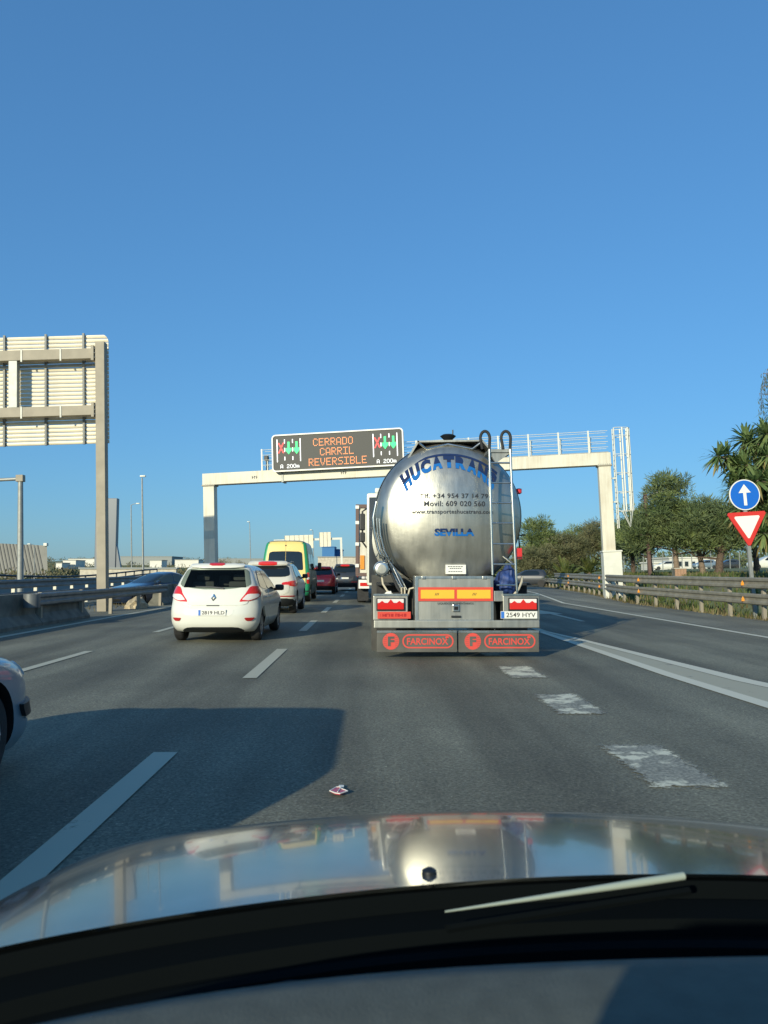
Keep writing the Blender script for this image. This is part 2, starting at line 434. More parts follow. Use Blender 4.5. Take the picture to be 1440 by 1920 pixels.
# ------------------------------------------------------------------ mesh building
class MB:
    def __init__(self):
        self.v, self.f, self.m = [], [], []
    def add(self, vs, fs, mi=0):
        o = len(self.v)
        self.v += [tuple(p) for p in vs]
        self.f += [tuple(i + o for i in f) for f in fs]
        self.m += [mi] * len(fs)
        return self
    def box(self, c, s, rot=None, mi=0, taper=1.0):
        hx, hy, hz = s[0] / 2, s[1] / 2, s[2] / 2
        vs = [Vector((x * hx * (taper if z > 0 else 1), y * hy * (taper if z > 0 else 1), z * hz)) for z in (-1, 1) for y in (-1, 1) for x in (-1, 1)]
        if rot is not None:
            vs = [rot @ p for p in vs]
        c = Vector(c)
        return self.add([p + c for p in vs], [(0, 2, 3, 1), (4, 5, 7, 6), (0, 1, 5, 4), (1, 3, 7, 5), (3, 2, 6, 7), (2, 0, 4, 6)], mi)
    def bbox(self, x0, x1, y0, y1, z0, z1, mi=0):
        return self.box(((x0 + x1) / 2, (y0 + y1) / 2, (z0 + z1) / 2), (x1 - x0, y1 - y0, z1 - z0), None, mi)
    def bev(self, x0, x1, y0, y1, z0, z1, b=0.01, mi=0):
        """box with chamfered edges"""
        x = (x0, x1); y = (y0, y1); z = (z0, z1)
        bm = bmesh.new()
        bmesh.ops.create_cube(bm, size=1)
        for v in bm.verts:
            v.co = Vector((x[v.co.x > 0], y[v.co.y > 0], z[v.co.z > 0]))
        bmesh.ops.bevel(bm, geom=bm.edges[:], offset=b, segments=2, profile=.6, affect='EDGES')
        bm.verts.index_update()
        self.add([v.co for v in bm.verts], [[v.index for v in f.verts] for f in bm.faces], mi)
        bm.free()
        return self
    def tube(self, pts, r, n=8, mi=0, caps=True, closed=False):
        pts = [Vector(p) for p in pts]
        rs = r if isinstance(r, (list, tuple)) else [r] * len(pts)
        rings, prev = [], None
        N = len(pts)
        for i, p in enumerate(pts):
            a = pts[i - 1] if (i > 0 or closed) else pts[i]
            c = pts[(i + 1) % N] if (i < N - 1 or closed) else pts[i]
            d = (c - a).normalized()
            if prev is None:
                u = d.orthogonal().normalized()
            else:
                u = (prev - d * prev.dot(d)).normalized()
            prev = u
            w = d.cross(u)
            rings.append([p + (u * math.cos(t) + w * math.sin(t)) * rs[i] for t in [2 * math.pi * k / n for k in range(n)]])
        vs = [q for ring in rings for q in ring]
        fs = []
        for i in range(N if closed else N - 1):
            j = (i + 1) % N
            for k in range(n):
                k2 = (k + 1) % n
                fs.append((i * n + k, i * n + k2, j * n + k2, j * n + k))
        if caps and not closed:
            fs.append(tuple(range(n))[::-1]); fs.append(tuple((N - 1) * n + k for k in range(n)))
        return self.add(vs, fs, mi)
    def lathe(self, prof, c, axis='X', n=24, mi=0, caps=True):
        """prof: list of (radius, along)"""
        vs, fs = [], []
        for (r, a) in prof:
            for k in range(n):
                t = 2 * math.pi * k / n
                q = (a, r * math.cos(t), r * math.sin(t)) if axis == 'X' else ((r * math.cos(t), a, r * math.sin(t)) if axis == 'Y' else (r * math.cos(t), r * math.sin(t), a))
                vs.append(Vector(q) + Vector(c))
        for i in range(len(prof) - 1):
            for k in range(n):
                k2 = (k + 1) % n
                fs.append((i * n + k, i * n + k2, (i + 1) * n + k2, (i + 1) * n + k))
        if caps:
            fs.append(tuple(range(n))[::-1]); fs.append(tuple((len(prof) - 1) * n + k for k in range(n)))
        return self.add(vs, fs, mi)
    def prism(self, poly, fn, d0, d1, mi=0):
        """extrude 2D polygon: fn(u, v, depth) -> point"""
        n = len(poly)
        vs = [fn(u, v, d0) for u, v in poly] + [fn(u, v, d1) for u, v in poly]
        fs = [tuple(range(n)), tuple(range(2 * n - 1, n - 1, -1))] + [(i, i + n, (i + 1) % n + n, (i + 1) % n) for i in range(n)]
        return self.add(vs, fs, mi)
    def sweep(self, prof, path, mi=0, caps=True):
        """prof: list of (side, up) swept along a path of (x,y,z); side is to the right of travel"""
        vs, fs = [], []
        P = [Vector(p) for p in path]
        n = len(prof)
        for i, p in enumerate(P):
            d = (P[min(i + 1, len(P) - 1)] - P[max(i - 1, 0)])
            s = Vector((d.y, -d.x, 0)).normalized()
            for (a, b) in prof:
                vs.append(p + s * a + Vector((0, 0, b)))
        for i in range(len(P) - 1):
            for k in range(n):
                k2 = (k + 1) % n
                fs.append((i * n + k, i * n + k2, (i + 1) * n + k2, (i + 1) * n + k))
        if caps:
            fs.append(tuple(range(n))); fs.append(tuple((len(P) - 1) * n + k for k in range(n))[::-1])
        return self.add(vs, fs, mi)
    def mesh(self, name, mats, smooth=None, fix=True):
        me = bpy.data.meshes.new(name)
        me.from_pydata(self.v, [], self.f)
        for m in (mats if isinstance(mats, (list, tuple)) else [mats]):
            me.materials.append(MATS[m])
        if any(self.m):
            me.polygons.foreach_set('material_index', self.m)
        if fix and len(self.f) < 30000:
            bm = bmesh.new(); bm.from_mesh(me)
            bmesh.ops.recalc_face_normals(bm, faces=bm.faces[:])
            bm.to_mesh(me); bm.free()
        if smooth:
            me.polygons.foreach_set('use_smooth', [True] * len(me.polygons))
            me.set_sharp_from_angle(angle=R(smooth))
        me.update()
        return me
    def build(self, name, mats, parent=None, smooth=None, fix=True, **kw):
        return link(name, self.mesh(name, mats, smooth, fix), parent, **kw)

def link(name, me, parent=None, label=None, kind=None):
    o = bpy.data.objects.new(name, me)
    COL.objects.link(o)
    if parent is not None:
        o.parent = parent
    if label:
        o['label'] = label
    if kind:
        o['kind'] = kind
    return o

def tag(o, label, cat, group=None):
    o['label'] = label; o['category'] = cat
    if group:
        o['group'] = group
    return o

def thing(name, label, cat, loc=(0, 0, 0), rotz=0.0, lean=0.0, group=None):
    o = bpy.data.objects.new(name, None)
    COL.objects.link(o)
    o.empty_display_size = 0.3
    o.location = loc
    o.rotation_euler = (0, lean, rotz)
    return tag(o, label, cat, group)

def struct(o):
    o['kind'] = 'structure'
    return o

def copy_tree(o, parent=None):
    c = o.copy()
    COL.objects.link(c)
    c.parent = parent
    for ch in list(o.children):
        copy_tree(ch, c)
    return c

_tc = {}
def text2d(s, bold=0.0, shear=0.0, spacing=1.0):
    """text outline as flat mesh data, normalised to 0..1 in both directions"""
    key = (s, bold, shear, spacing)
    if key in _tc:
        return _tc[key]
    cu = bpy.data.curves.new("txt", 'FONT')
    cu.body = s; cu.resolution_u = 3; cu.offset = bold; cu.shear = shear; cu.space_character = spacing
    ob = bpy.data.objects.new("txt", cu)
    me = bpy.data.meshes.new_from_object(ob)
    vs = [(v.co.x, v.co.y) for v in me.vertices]
    fs = [tuple(p.vertices) for p in me.polygons]
    bpy.data.objects.remove(ob); bpy.data.curves.remove(cu); bpy.data.meshes.remove(me)
    x0, x1 = min(v[0] for v in vs), max(v[0] for v in vs)
    y0, y1 = min(v[1] for v in vs), max(v[1] for v in vs)
    vs = [((x - x0) / (x1 - x0), (y - y0) / (y1 - y0)) for x, y in vs]
    _tc[key] = (vs, fs)
    return _tc[key]

def letters(vs, fs):
    """the outline data of a line of text, split into its letters"""
    par = list(range(len(vs)))
    def find(i):
        while par[i] != i:
            par[i] = par[par[i]]; i = par[i]
        return i
    for f in fs:
        for k in f[1:]:
            par[find(k)] = find(f[0])
    isl = {}
    for f in fs:
        isl.setdefault(find(f[0]), []).append(f)
    parts = []
    for fl in sorted(isl.values(), key=lambda fl: min(vs[k][0] for f in fl for k in f)):
        x0, x1 = min(vs[k][0] for f in fl for k in f), max(vs[k][0] for f in fl for k in f)
        if parts and x0 < parts[-1][1] - .3 * (x1 - x0):
            parts[-1][2].extend(fl); parts[-1][1] = max(parts[-1][1], x1)
        else:
            parts.append([x0, x1, list(fl)])
    out = []
    for _, _, fl in parts:
        ids = sorted({k for f in fl for k in f}); m = {k: i for i, k in enumerate(ids)}
        out.append(([vs[k] for k in ids], [tuple(m[k] for k in f) for f in fl]))
    return out

def add_text(mb, s, fn, u0, u1, v0, v1, bold=0.0, mi=0, shear=0.0, spacing=1.0):
    vs, fs = text2d(s, bold, shear, spacing)
    mb.add([fn(u0 + (u1 - u0) * x, v0 + (v1 - v0) * y) for x, y in vs], fs, mi)
    return mb

def rrect(x0, x1, y0, y1, r, n=5):
    out = []
    for cx, cy, a in ((x1 - r, y1 - r, 0), (x0 + r, y1 - r, 90), (x0 + r, y0 + r, 180), (x1 - r, y0 + r, 270)):
        for k in range(n + 1):
            t = R(a + 90 * k / n)
            out.append((cx + r * math.cos(t), cy + r * math.sin(t)))
    return out

def ring2d(mb, outer, inner, fn, mi=0):
    n = len(outer)
    mb.add([fn(*p) for p in outer] + [fn(*p) for p in inner], [(i, (i + 1) % n, (i + 1) % n + n, i + n) for i in range(n)], mi)

# ------------------------------------------------------------------ ground, roads, markings
def build_ground():
    xs = [-900, -500, -300, -200, -150, -110, -90, -75, -60, -50, -42, -35, -30, -26, -22, -18, -14, -11.5, -9.4, -8, 0, 9] + [10.85 + k * .45 for k in range(14)] + [18 + k * 1.2 for k in range(20)] + [45, 52, 60, 75, 100, 150, 250, 500, 900]
    ys = [-80, -30, -5] + [4 + 1.5 * k for k in range(34)] + [56 + 4 * k for k in range(18)] + [135, 150, 180, 210, 235, 260, 290, 320, 360, 400, 440, 500, 600, 750, 900, 1400]
    mb = MB()
    vs, fs = [], []
    for y in ys:
        for x in xs:
            vs.append((x, y, ground_z(x, y)))
    n = len(xs)
    for j in range(len(ys) - 1):
        for i in range(n - 1):
            fs.append((j * n + i, j * n + i + 1, (j + 1) * n + i + 1, (j + 1) * n + i))
    mb.add(vs, fs)
    struct(mb.build('ground', 'ground', smooth=60))

def strip(name, m, left, right, z, ys):
    mb = MB()
    vs = []
    for y in ys:
        vs += [(left(y), y, z(left(y), y) if callable(z) else z), (right(y), y, z(right(y), y) if callable(z) else z)]
    mb.add(vs, [(2 * i, 2 * i + 1, 2 * i + 3, 2 * i + 2) for i in range(len(ys) - 1)])
    return struct(mb.build(name, m))

def quad_mark(pts, m, z=0.008, name='lane_marking'):
    mb = MB()
    mb.add([(p[0], p[1], z) for p in pts], [tuple(range(len(pts)))])
    return struct(mb.build(name, m))

build_ground()
YS = [-40, -10, 0, 10, 20, 32, 39, 46, 56, 66, 85, 105, 150, 250, 400]
strip('road', 'asphalt', lambda y: -8.75, lambda y: 3.95, 0.0, YS)
strip('slip_road', 'asphalt_ramp', lambda y: 3.95, lambda y: 8.35 + max(0, rail_x(y) - 10.75) * .85, 0.0, YS[:-1])
strip('road_shoulder', 'asphalt_shoulder', lambda y: 8.35 + max(0, rail_x(y) - 10.75) * .85, lambda y: rail_x(y) + .12, 0.0, YS[:-1])
strip('median', 'asphalt_shoulder', lambda y: -11.5, lambda y: -8.75, 0.0, YS)
strip('opposite_road', 'asphalt_ramp', lambda y: -24, lambda y: -11.5, lambda x, y: -0.0 if x > -12 else -.38, YS)
for k in range(16):
    y0 = 2.25 + 7.55 * k
    quad_mark([(-1.62, y0), (-1.44, y0), (-1.44, y0 + 3.6), (-1.62, y0 + 3.6)], 'road_paint')
    y0 = 1.95 + 7.55 * k
    quad_mark([(-4.82, y0), (-4.67, y0), (-4.67, y0 + 3.6), (-4.82, y0 + 3.6)], 'road_paint')
quad_mark([(-7.66, -20), (-7.48, -20), (-7.48, 300), (-7.66, 300)], 'road_paint', name='edge_marking')
strip('edge_marking', 'road_paint_bright', lambda y: 8.0 + max(0, rail_x(y) - 10.75) * .85, lambda y: 8.16 + max(0, rail_x(y) - 10.75) * .85, 0.008, YS[:-2])
for k in range(14):
    y0 = 2.42 + 2.45 * k
    quad_mark([(1.75, y0 - .04), (2.28, y0 - .04), (2.28, y0 + 1.2), (1.75, y0 + 1.2)], 'road_paint_worn', name='merge_marking')
# gore between the main road and the slip road: two lines that part towards the camera
quad_mark([(4.10, 4), (4.32, 4), (4.0, 10), (3.87, 17), (3.72, 17), (3.80, 10)], 'road_paint_bright', name='gore_marking')
quad_mark([(5.55, 4), (5.8, 4), (4.75, 9.5), (4.2, 15.2), (3.98, 17), (3.885, 17), (4.05, 15.2), (4.5, 9.5)], 'road_paint_bright', name='gore_marking')
quad_mark([(4.32, 4), (5.55, 4), (4.5, 9.5), (4.05, 15.2), (3.885, 17), (3.87, 17), (4.0, 10)], 'road_paint_gore', 0.004, name='gore_marking')
quad_mark([(3.78, 17), (3.97, 17), (3.9, 30), (3.75, 30)], 'road_paint', name='gore_marking')
# arrow painted in the slip road
quad_mark([(5.62, 20.5), (5.77, 20.5), (5.8, 24), (6.05, 24), (5.72, 27), (5.3, 24), (5.62, 24)], 'road_paint', name='arrow_marking')

# ------------------------------------------------------------------ the car the photograph is taken from
OX = 0.27
def hood_edge(x):
    return 1.135 + 0.15 * x - 0.05 * x * x
def dash_edge(x):
    t = (0.6 - x) / 0.6
    return 0.835 - 0.013 * t * t - 0.017 * t ** 4
def hood_z(x, d):
    u = abs(x - OX)
    t = max(0, (d - 1.06) / 0.8)
    z = 0.917 - 0.105 * (d - 1.06) - 0.8 * (0.062 * t * t / 2 + 0.6 * t ** 15 / 15)
    z -= 0.031 * (u / 0.6) ** 2 + 0.05 * (u / 0.98) ** 14
    return z

def build_own_car():
    root = thing('own_car', 'grey blue bonnet and dusty dashboard of the car the road is seen from', 'car', (0, 0, 0))
    # bonnet
    nu, nv = 56, 60
    vs, fs = [], []
    for j in range(nv + 1):
        q = j / nv
        for i in range(nu + 1):
            s = -1 + 2 * i / nu
            u = 0.985 * math.copysign(abs(s) ** 0.85, s)
            de = hood_edge(OX + u)
            d = de + (2.1 - de) * (1 - (1 - q) ** 1.25)
            hw = 1 - 0.10 * max(0, (d - 1.3) / .8) ** 2
            x = OX + u * hw
            dd = d - 0.05 * (u / .9) ** 2 * q
            vs.append((x, dd, max(.45, hood_z(OX + u, dd))))
    n = nu + 1
    for j in range(nv):
        for i in range(nu):
            fs.append((j * n + i, j * n + i + 1, (j + 1) * n + i + 1, (j + 1) * n + i))
    MB().add(vs, fs).build('bonnet', 'own_paint', root, smooth=60)
    # front bumper and fenders below the bonnet
    mb = MB()
    edge = [vs[j * n] for j in range(nv + 1)] + [vs[nv * n + i] for i in range(1, nu + 1)] + [vs[j * n + nu] for j in range(nv - 1, -1, -1)]
    m = len(edge)
    rows = []
    for k, (dz, grow) in enumerate(((0, 0), (-.06, .012), (-.2, .03), (-.4, .02))):
        for p in edge:
            c = Vector((p[0] - OX, p[1] - 1.0, 0)).normalized() * grow
            rows.append((p[0] + c.x, p[1] + c.y, max(.22, p[2] + dz)))
    fs2 = [(k * m + i, k * m + i + 1, (k + 1) * m + i + 1, (k + 1) * m + i) for k in range(3) for i in range(m - 1)]
    mb.add(rows, fs2).build('front_bumper', 'own_paint', root, smooth=50)
    for sx in (-1, 1):
        w = MB(); w.lathe([(.2, -.1), (.29, -.1), (.31, -.07), (.31, .07), (.29, .1), (.2, .1)], (OX + sx * .74, 1.45, .31), 'X', 24, caps=False)
        wo = w.build('wheel', 'rubber', root, smooth=40)
        MB().lathe([(.2, -.06), (.2, .06)], (OX + sx * .74, 1.45, .31), 'X', 24).build('rim', 'rim', wo, smooth=40)
    # cowl: black scuttle between bonnet and screen
    xs = [OX - 1.0 + 2.0 * i / 44 for i in range(45)]
    def bandmesh(name, m, prof, sm=40):
        """prof: (share of the way from the bonnet to the dashboard, drop below the bonnet edge)"""
        mb = MB(); vs = []
        for x in xs:
            h, d = hood_edge(x), dash_edge(x)
            zh = hood_z(x, h)
            for (t, dz) in prof:
                vs.append((x, h + (d - h) * t, zh - dz))
        k = len(prof)
        mb.add(vs, [(i * k + j, i * k + j + 1, (i + 1) * k + j + 1, (i + 1) * k + j) for i in range(44) for j in range(k - 1)])
        return mb.build(name, m, root, smooth=sm)
    bandmesh('cowl', 'cowl_black', [(-.2, .06), (.03, .055), (.05, .03), (.2, .034), (.22, .055), (.38, .058), (.40, .03), (.46, .03), (.48, .06), (.66, .062), (.68, .034), (.74, .034), (.76, .06), (.98, .07), (1.2, .09)])
    bandmesh('rubber_seal', 'cowl_black', [(-.06, .045), (-.05, .012), (.0, .010), (.02, .045)])
    # wiper at the windscreen foot; pale colour and taper imitate a streak of light
    pts, rr = [], []
    for k in range(17):
        t = k / 16
        pts.append((.10 + .36 * t, 1.055 + .095 * t, 0.906 + .007 * t)); rr.append(.0012 + .0045 * min(1, t * 1.25))
    wi = MB().tube(pts, rr, 8).build('wiper', 'wiper_lit', root, smooth=50)
    MB().tube([(p[0], p[1] - .018, p[2] - .014) for p in pts], .006, 6).build('wiper_blade', 'cowl_black', wi, smooth=50)
    MB().tube([(-.5 + .05 * k, .83 + .017 * k, .838 + .003 * k) for k in range(11)], .004, 6).build('wiper', 'black_plastic', root, smooth=50)
    MB().lathe([(.008, -.02), (.012, .0), (.011, .006), (.004, .010)], (.09, 1.20, hood_z(.09, 1.20)), 'Z', 12).build('washer_jet', 'black_plastic', root, smooth=50)
    # dashboard
    vs, fs = [], []
    for x in xs:
        for j in range(25):
            q = j / 24
            d = dash_edge(x) * (1 - q) + .30 * q
            z = .962 + (-.03 if j == 0 else 0) + .006 * math.sin(q * 9) * (1 - q) - .10 * max(0, q - .6) ** 2 / .16
            vs.append((x, d, z))
    MB().add(vs, [(i * 25 + j, i * 25 + j + 1, (i + 1) * 25 + j + 1, (i + 1) * 25 + j) for i in range(44) for j in range(24)]).build('dashboard', 'dash', root, smooth=60)
    # driver's seat behind the camera: its shadow falls on the dashboard
    s = MB(); s.bev(-.36, .15, -.44, -.30, .45, 1.385, .05)
    st = s.build('driver_seat', 'seat_cloth', root, smooth=50)
    return root
build_own_car()

# ------------------------------------------------------------------ tanker lorry
def build_tanker():
    TX, TZ, TR, TY = 1.29, 2.275, 1.215, 12.25
    root = thing('tanker_lorry', 'polished steel tanker lorry with a ladder and blue lettering on its round rear end', 'lorry', (1.37, 12.0, 0))
    O = Vector((1.37, 12.0, 0))
    def sub(p): return Vector(p) - O
    RD, RK = 2.9, 0.98
    def dish(r):
        if r < RK:
            return RD - math.sqrt(RD * RD - r * r)
        y0 = RD - math.sqrt(RD * RD - RK * RK)
        sl = RK / math.sqrt(RD * RD - RK * RK)
        t = min(1, (r - RK) / (TR - RK))
        return y0 + sl * (r - RK) + .17 * (1 - math.sqrt(max(0, 1 - t ** 2.2)))
    prof = [(0.004, 0)]
    for k in range(1, 27):
        r = RK * k / 26
        prof.append((r, dish(r)))
    for k in range(1, 15):
        r = RK + (TR - RK) * math.sin(k / 14 * math.pi / 2)
        prof.append((r, dish(r)))
    ye = dish(TR)
    prof += [(TR, ye + .02)]
    c = sub((TX, TY, TZ))
    MB().lathe(prof, c, 'Y', 96, caps=False).build('tank_end', 'tank_steel', root, smooth=60)
    MB().lathe([(TR + .012, ye), (TR + .02, ye + .02), (TR + .02, ye + .05), (TR, ye + .06), (TR, ye + 10.4), (1.0, ye + 10.7), (.01, ye + 10.8)], c, 'Y', 96, caps=False).build('tank_barrel', 'tank_steel', root, smooth=40)
    for k in range(5):
        MB().lathe([(TR, ye + 1.2 + 2.1 * k), (TR + .03, ye + 1.21 + 2.1 * k), (TR + .03, ye + 1.27 + 2.1 * k), (TR, ye + 1.28 + 2.1 * k)], c, 'Y', 64, caps=False).build('tank_band', 'steel_sheet', root, smooth=40)
    PM = 114.4
    def onend(px, py, lift=.006):
        x = (px - 843) / PM; z = (965 - py) / PM
        return Vector((c.x + x, c.y + dish(min(TR, math.hypot(x, z))) - lift, c.z + z))
    # lettering
    def arc(u, v):          # u -1..1 along the arc, v 0..1 across it (0 = foot of the letters)
        A, B_ = R(u * 45), R(u * 61)
        top = (841.5 + 133 * math.sin(A), 986 - 133 * math.cos(A))
        ft = (842 + 92 * math.sin(B_), 970 - 92 * math.cos(B_))
        return ft[0] + (top[0] - ft[0]) * v, ft[1] + (top[1] - ft[1]) * v
    word = "HUCATRANS"
    seg = 2.0 / len(word)
    for i, ch in enumerate(word):
        vs, fs = text2d(ch, .08)
        bm = bmesh.new()
        bv = [bm.verts.new((x, y, 0)) for x, y in vs]
        for f in fs:
            try: bm.faces.new([bv[k] for k in f])
            except ValueError: pass
        bmesh.ops.bisect_plane(bm, geom=bm.verts[:] + bm.edges[:] + bm.faces[:], plane_co=(0, .45, 0), plane_no=(0, 1, 0))
        for cut in (.25, .5, .75):
            bmesh.ops.bisect_plane(bm, geom=bm.verts[:] + bm.edges[:] + bm.faces[:], plane_co=(cut, 0, 0), plane_no=(1, 0, 0))
        bm.verts.index_update()
        mb = MB()
        for mi in (0, 1):
            fl = [f for f in bm.faces if (f.calc_center_median().y > .45) == (mi == 0)]
            def w(x, y): 
                u = -1 + seg * (i + .05 + .90 * x)
                return onend(*arc(u, y * .95), .011)
            mb.add([w(v.co.x, v.co.y) for v in bm.verts], [[v.index for v in f.verts] for f in fl], mi)
        bm.free()
        mb.build('company_letter', ['navy_print', 'blue_print'], root, fix=False)
    mb = MB()      # dark band that ties the tops of the letters together
    K = 40
    def band(u, v):
        x, y = arc(u, 1.0)
        x2, y2 = arc(u, 1.22 if v else .97)
        return onend(x2, y2, .008)
    for k in range(K):
        u0, u1 = -.66 + 1.62 * k / K, -.66 + 1.62 * (k + 1) / K
        w0 = min(1, (u0 + .66) * 4); w1 = min(1, (u1 + .66) * 4)
        a, b, b2, a2 = onend(*arc(u0, .97), .008), onend(*arc(u1, .97), .008), onend(*arc(u1, .97 + .16 * w1), .008), onend(*arc(u0, .97 + .16 * w0), .008)
        mb.add([a, b, b2, a2], [(0, 1, 2, 3)])
    mb.build('lettering_band', 'navy_print', root, fix=False)
    mb = MB()
    pf = lambda u, v: onend(u, v, .010)
    for words, u0, u1, v0, v1 in (("Tlf. +34 954 37 14 79", 786, 914, 936, 927), ("Movil: 609 020 560", 794, 908, 951, 941), ("www.transporteshucatrans.com", 771, 923, 967, 957)):
        for lv, lf in letters(*text2d(words, .015, 0.0, 1.06)):
            MB().add([pf(u0 + (u1 - u0) * x, v0 + (v1 - v0) * y) for x, y in lv], lf).build('letter', 'print_grey', root, fix=False)
    mb = MB()
    vs, fs = text2d("SEVILLA", .05)
    bm = bmesh.new(); bv = [bm.verts.new((x, y, 0)) for x, y in vs]
    for f in fs:
        try: bm.faces.new([bv[k] for k in f])
        except ValueError: pass
    bmesh.ops.bisect_plane(bm, geom=bm.verts[:] + bm.edges[:] + bm.faces[:], plane_co=(0, .5, 0), plane_no=(0, 1, 0))
    bm.verts.index_update()
    for mi in (0, 1):
        fl = [f for f in bm.faces if (f.calc_center_median().y > .5) == (mi == 0)]
        mb.add([onend(813 + 74 * v.co.x, 1006 - 14 * v.co.y, .010) for v in bm.verts], [[v.index for v in f.verts] for f in fl], mi)
    bm.free()
    mb.build('town_lettering', ['navy_print', 'blue_print'], root, fix=False)
    # small data plate on the foot of the tank
    pl = MB(); a = onend(853, 1068, 0)
    pl.bev(a.x - .165, a.x + .165, a.y - .06, a.y + .03, a.z - .07, a.z + .08, .006)
    po = pl.build('data_plate', 'plate_white', root)
    for k, (z, w) in enumerate(((.045, .13), (.015, .10), (-.035, .12))):
        tm = MB()
        for q in range(6):
            tm.bbox(a.x - w + q * w / 3.1, a.x - w + q * w / 3.1 + w / 4.2, a.y - .063, a.y - .0605, a.z + z, a.z + z + .012)
        tm.build('plate_print', 'print_grey', po)
    # catwalk on the top
    def B(px, py, y): return sub(AT(px, py, y))
    mb = MB()
    y0 = 12.55
    p = [B(764, 858, y0), B(783, 826, y0), B(905, 824, y0), B(935, 858, y0)]
    for q in (0, .025):
        pass
    y1 = 9.2
    q = [Vector((v.x, v.y + y1, v.z)) for v in p]
    for i in range(3):
        d = Vector((0, 0, -.03)) if i == 1 else Vector((.03 if i == 0 else -.03, 0, -.01))
        mb.add([p[i], p[i + 1], q[i + 1], q[i], p[i] + d, p[i + 1] + d, q[i + 1] + d, q[i] + d], [(0, 1, 2, 3), (4, 5, 6, 7), (0, 1, 5, 4), (1, 2, 6, 5), (2, 3, 7, 6), (3, 0, 4, 7)])
    mb.build('catwalk', 'steel_sheet', root)
    mb = MB(); mb.tube([B(786, 831, y0 - .04), B(800, 842, y0 - .02), B(840, 833, y0 - .02), B(885, 842, y0 - .02), B(902, 830, y0 - .04)], .02, 8)
    mb.build('catwalk_bracket', 'steel_tube', root, smooth=50)
    b = B(840, 818, 14.0)
    mb = MB(); mb.lathe([(.02, -.12), (.05, -.10), (.13, -.02), (.15, 0), (.10, .03), (.02, .04)], b, 'Z', 16)
    mb.tube([b + Vector((.09, 0, 0)), b + Vector((.09, 0, .12))], .012, 6)
    mb.build('vent_cap', 'black_plastic', root, smooth=40)
    # ladder
    lad = bpy.data.objects.new('ladder', None); COL.objects.link(lad); lad.parent = root
    yl = 11.98
    rails = []
    for (xt, xb) in ((917.5, 923.5), (956.5, 969.5)):
        top = B(xt, 842, yl); bot = B(xb, 1112 if xt > 930 else 1078, yl)
        if xt > 930:
            bot = B(969, 1112, yl)
        MB().tube([top, bot], .021, 10).build('ladder_rail', 'steel_tube', lad, smooth=50)
        rails.append((top, bot))
        # black hoop at the top
        a = B(xt - 13, 842, yl); hp = []
        for k in range(13):
            t = math.pi * k / 12
            hp.append((B(xt - 8, 822, yl) - Vector((math.cos(t) * .075, 0, -math.sin(t) * .115))))
        MB().tube([a] + hp + [top], .024, 10).build('grab_handle', 'rubber', lad, smooth=50)
    for py in (868, 905, 943, 981, 1020, 1058, 1097):
        def rx(k):
            t, bt = rails[k]; z = B(940, py, yl).z
            return t + (bt - t) * ((z - t.z) / (bt.z - t.z))
        a = rx(0); b2 = rx(1)
        if py > 1090: a = Vector((B(931, py, yl).x, b2.y, b2.z))
        MB().tube([a, b2], .015, 8).build('rung', 'steel_tube', lad, smooth=50)
    # step platform behind the ladder head
    a, b2 = B(916, 842, yl), B(958, 840, yl)
    MB().bbox(a.x, b2.x + .02, a.y, a.y + .5, a.z - .05, a.z).build('platform', 'steel_sheet', lad)
    MB().add([a + Vector((.02, .03, -.05)), Vector((b2.x, a.y + .03, a.z - .05)), a + Vector((.12, .03, -.22)), a + Vector((.02, .09, -.05)), Vector((b2.x, a.y + .09, a.z - .05)), a + Vector((.12, .09, -.22))],
             [(0, 1, 2), (3, 4, 5), (0, 1, 4, 3), (1, 2, 5, 4), (2, 0, 3, 5)]).build('platform_bracket', 'steel_sheet', lad)
    MB().lathe([(.02, -.05), (.05, -.03), (.05, .04), (.02, .05)], B(973, 921, 12.9), 'Z', 12).build('marker_lamp', 'lamp_red', root, smooth=40)
    MB().bev(*[w for pr in zip(B(969, 1046, 12.6) - Vector((0, .05, .02)), B(978, 1030, 12.6) + Vector((0, .05, .02))) for w in pr], .01).build('marker_lamp', 'lamp_red', root)
    MB().tube([B(968, 1004, 12.9), B(985, 1003, 12.9), B(972, 1004, 12.9), B(975, 1032, 12.9)], .012, 6).build('lamp_stalk', 'black_plastic', root, smooth=40)
    # rear cabinet
    yb = 11.93
    def rect(x0, y0_, x1, y1_, y): 
        a, b = B(x0, y1_, y), B(x1, y0_, y)
        return a.x, b.x, a.z, b.z
    x0, x1, z0, z1 = rect(778, 1080, 925, 1168, yb)
    Y = yb - O.y
    MB().bev(x0, x1, Y, Y + .55, z0, z1, .012).build('valve_cabinet', 'steel_sheet', root)
    cab = root
    fr = MB()
    f2 = lambda u, v, d: Vector((u, d, v))
    ring = rrect(x0 + .004, x1 - .004, z0 + .004, z1 - .004, .02, 3)
    inner = rrect(x0 + .05, x1 - .05, z0 + .05, z1 - .04, .015, 3)
    n = len(ring)
    vs = [Vector((u, Y - .012, v)) for u, v in ring] + [Vector((u, Y - .012, v)) for u, v in inner] + [Vector((u, Y + .01, v)) for u, v in ring] + [Vector((u, Y + .01, v)) for u, v in inner]
    fr.add(vs, [(i, (i + 1) % n, (i + 1) % n + n, i + n) for i in range(n)] + [(i, (i + 1) % n, (i + 1) % n + 2 * n, i + 2 * n) for i in range(n)] + [(i + n, (i + 1) % n + n, (i + 1) % n + 3 * n, i + 3 * n) for i in range(n)])
    fo = fr.build('cabinet_frame', 'steel_tube', root)
    for px in (794, 851, 908):
        a = B(px, 1083, yb); MB().bev(a.x - .03, a.x + .03, Y - .03, Y, a.z - .02, a.z + .02, .006).build('hinge', 'steel_tube', fo)
    xa, xb, za, zb = rect(784, 1101, 924, 1127, yb)
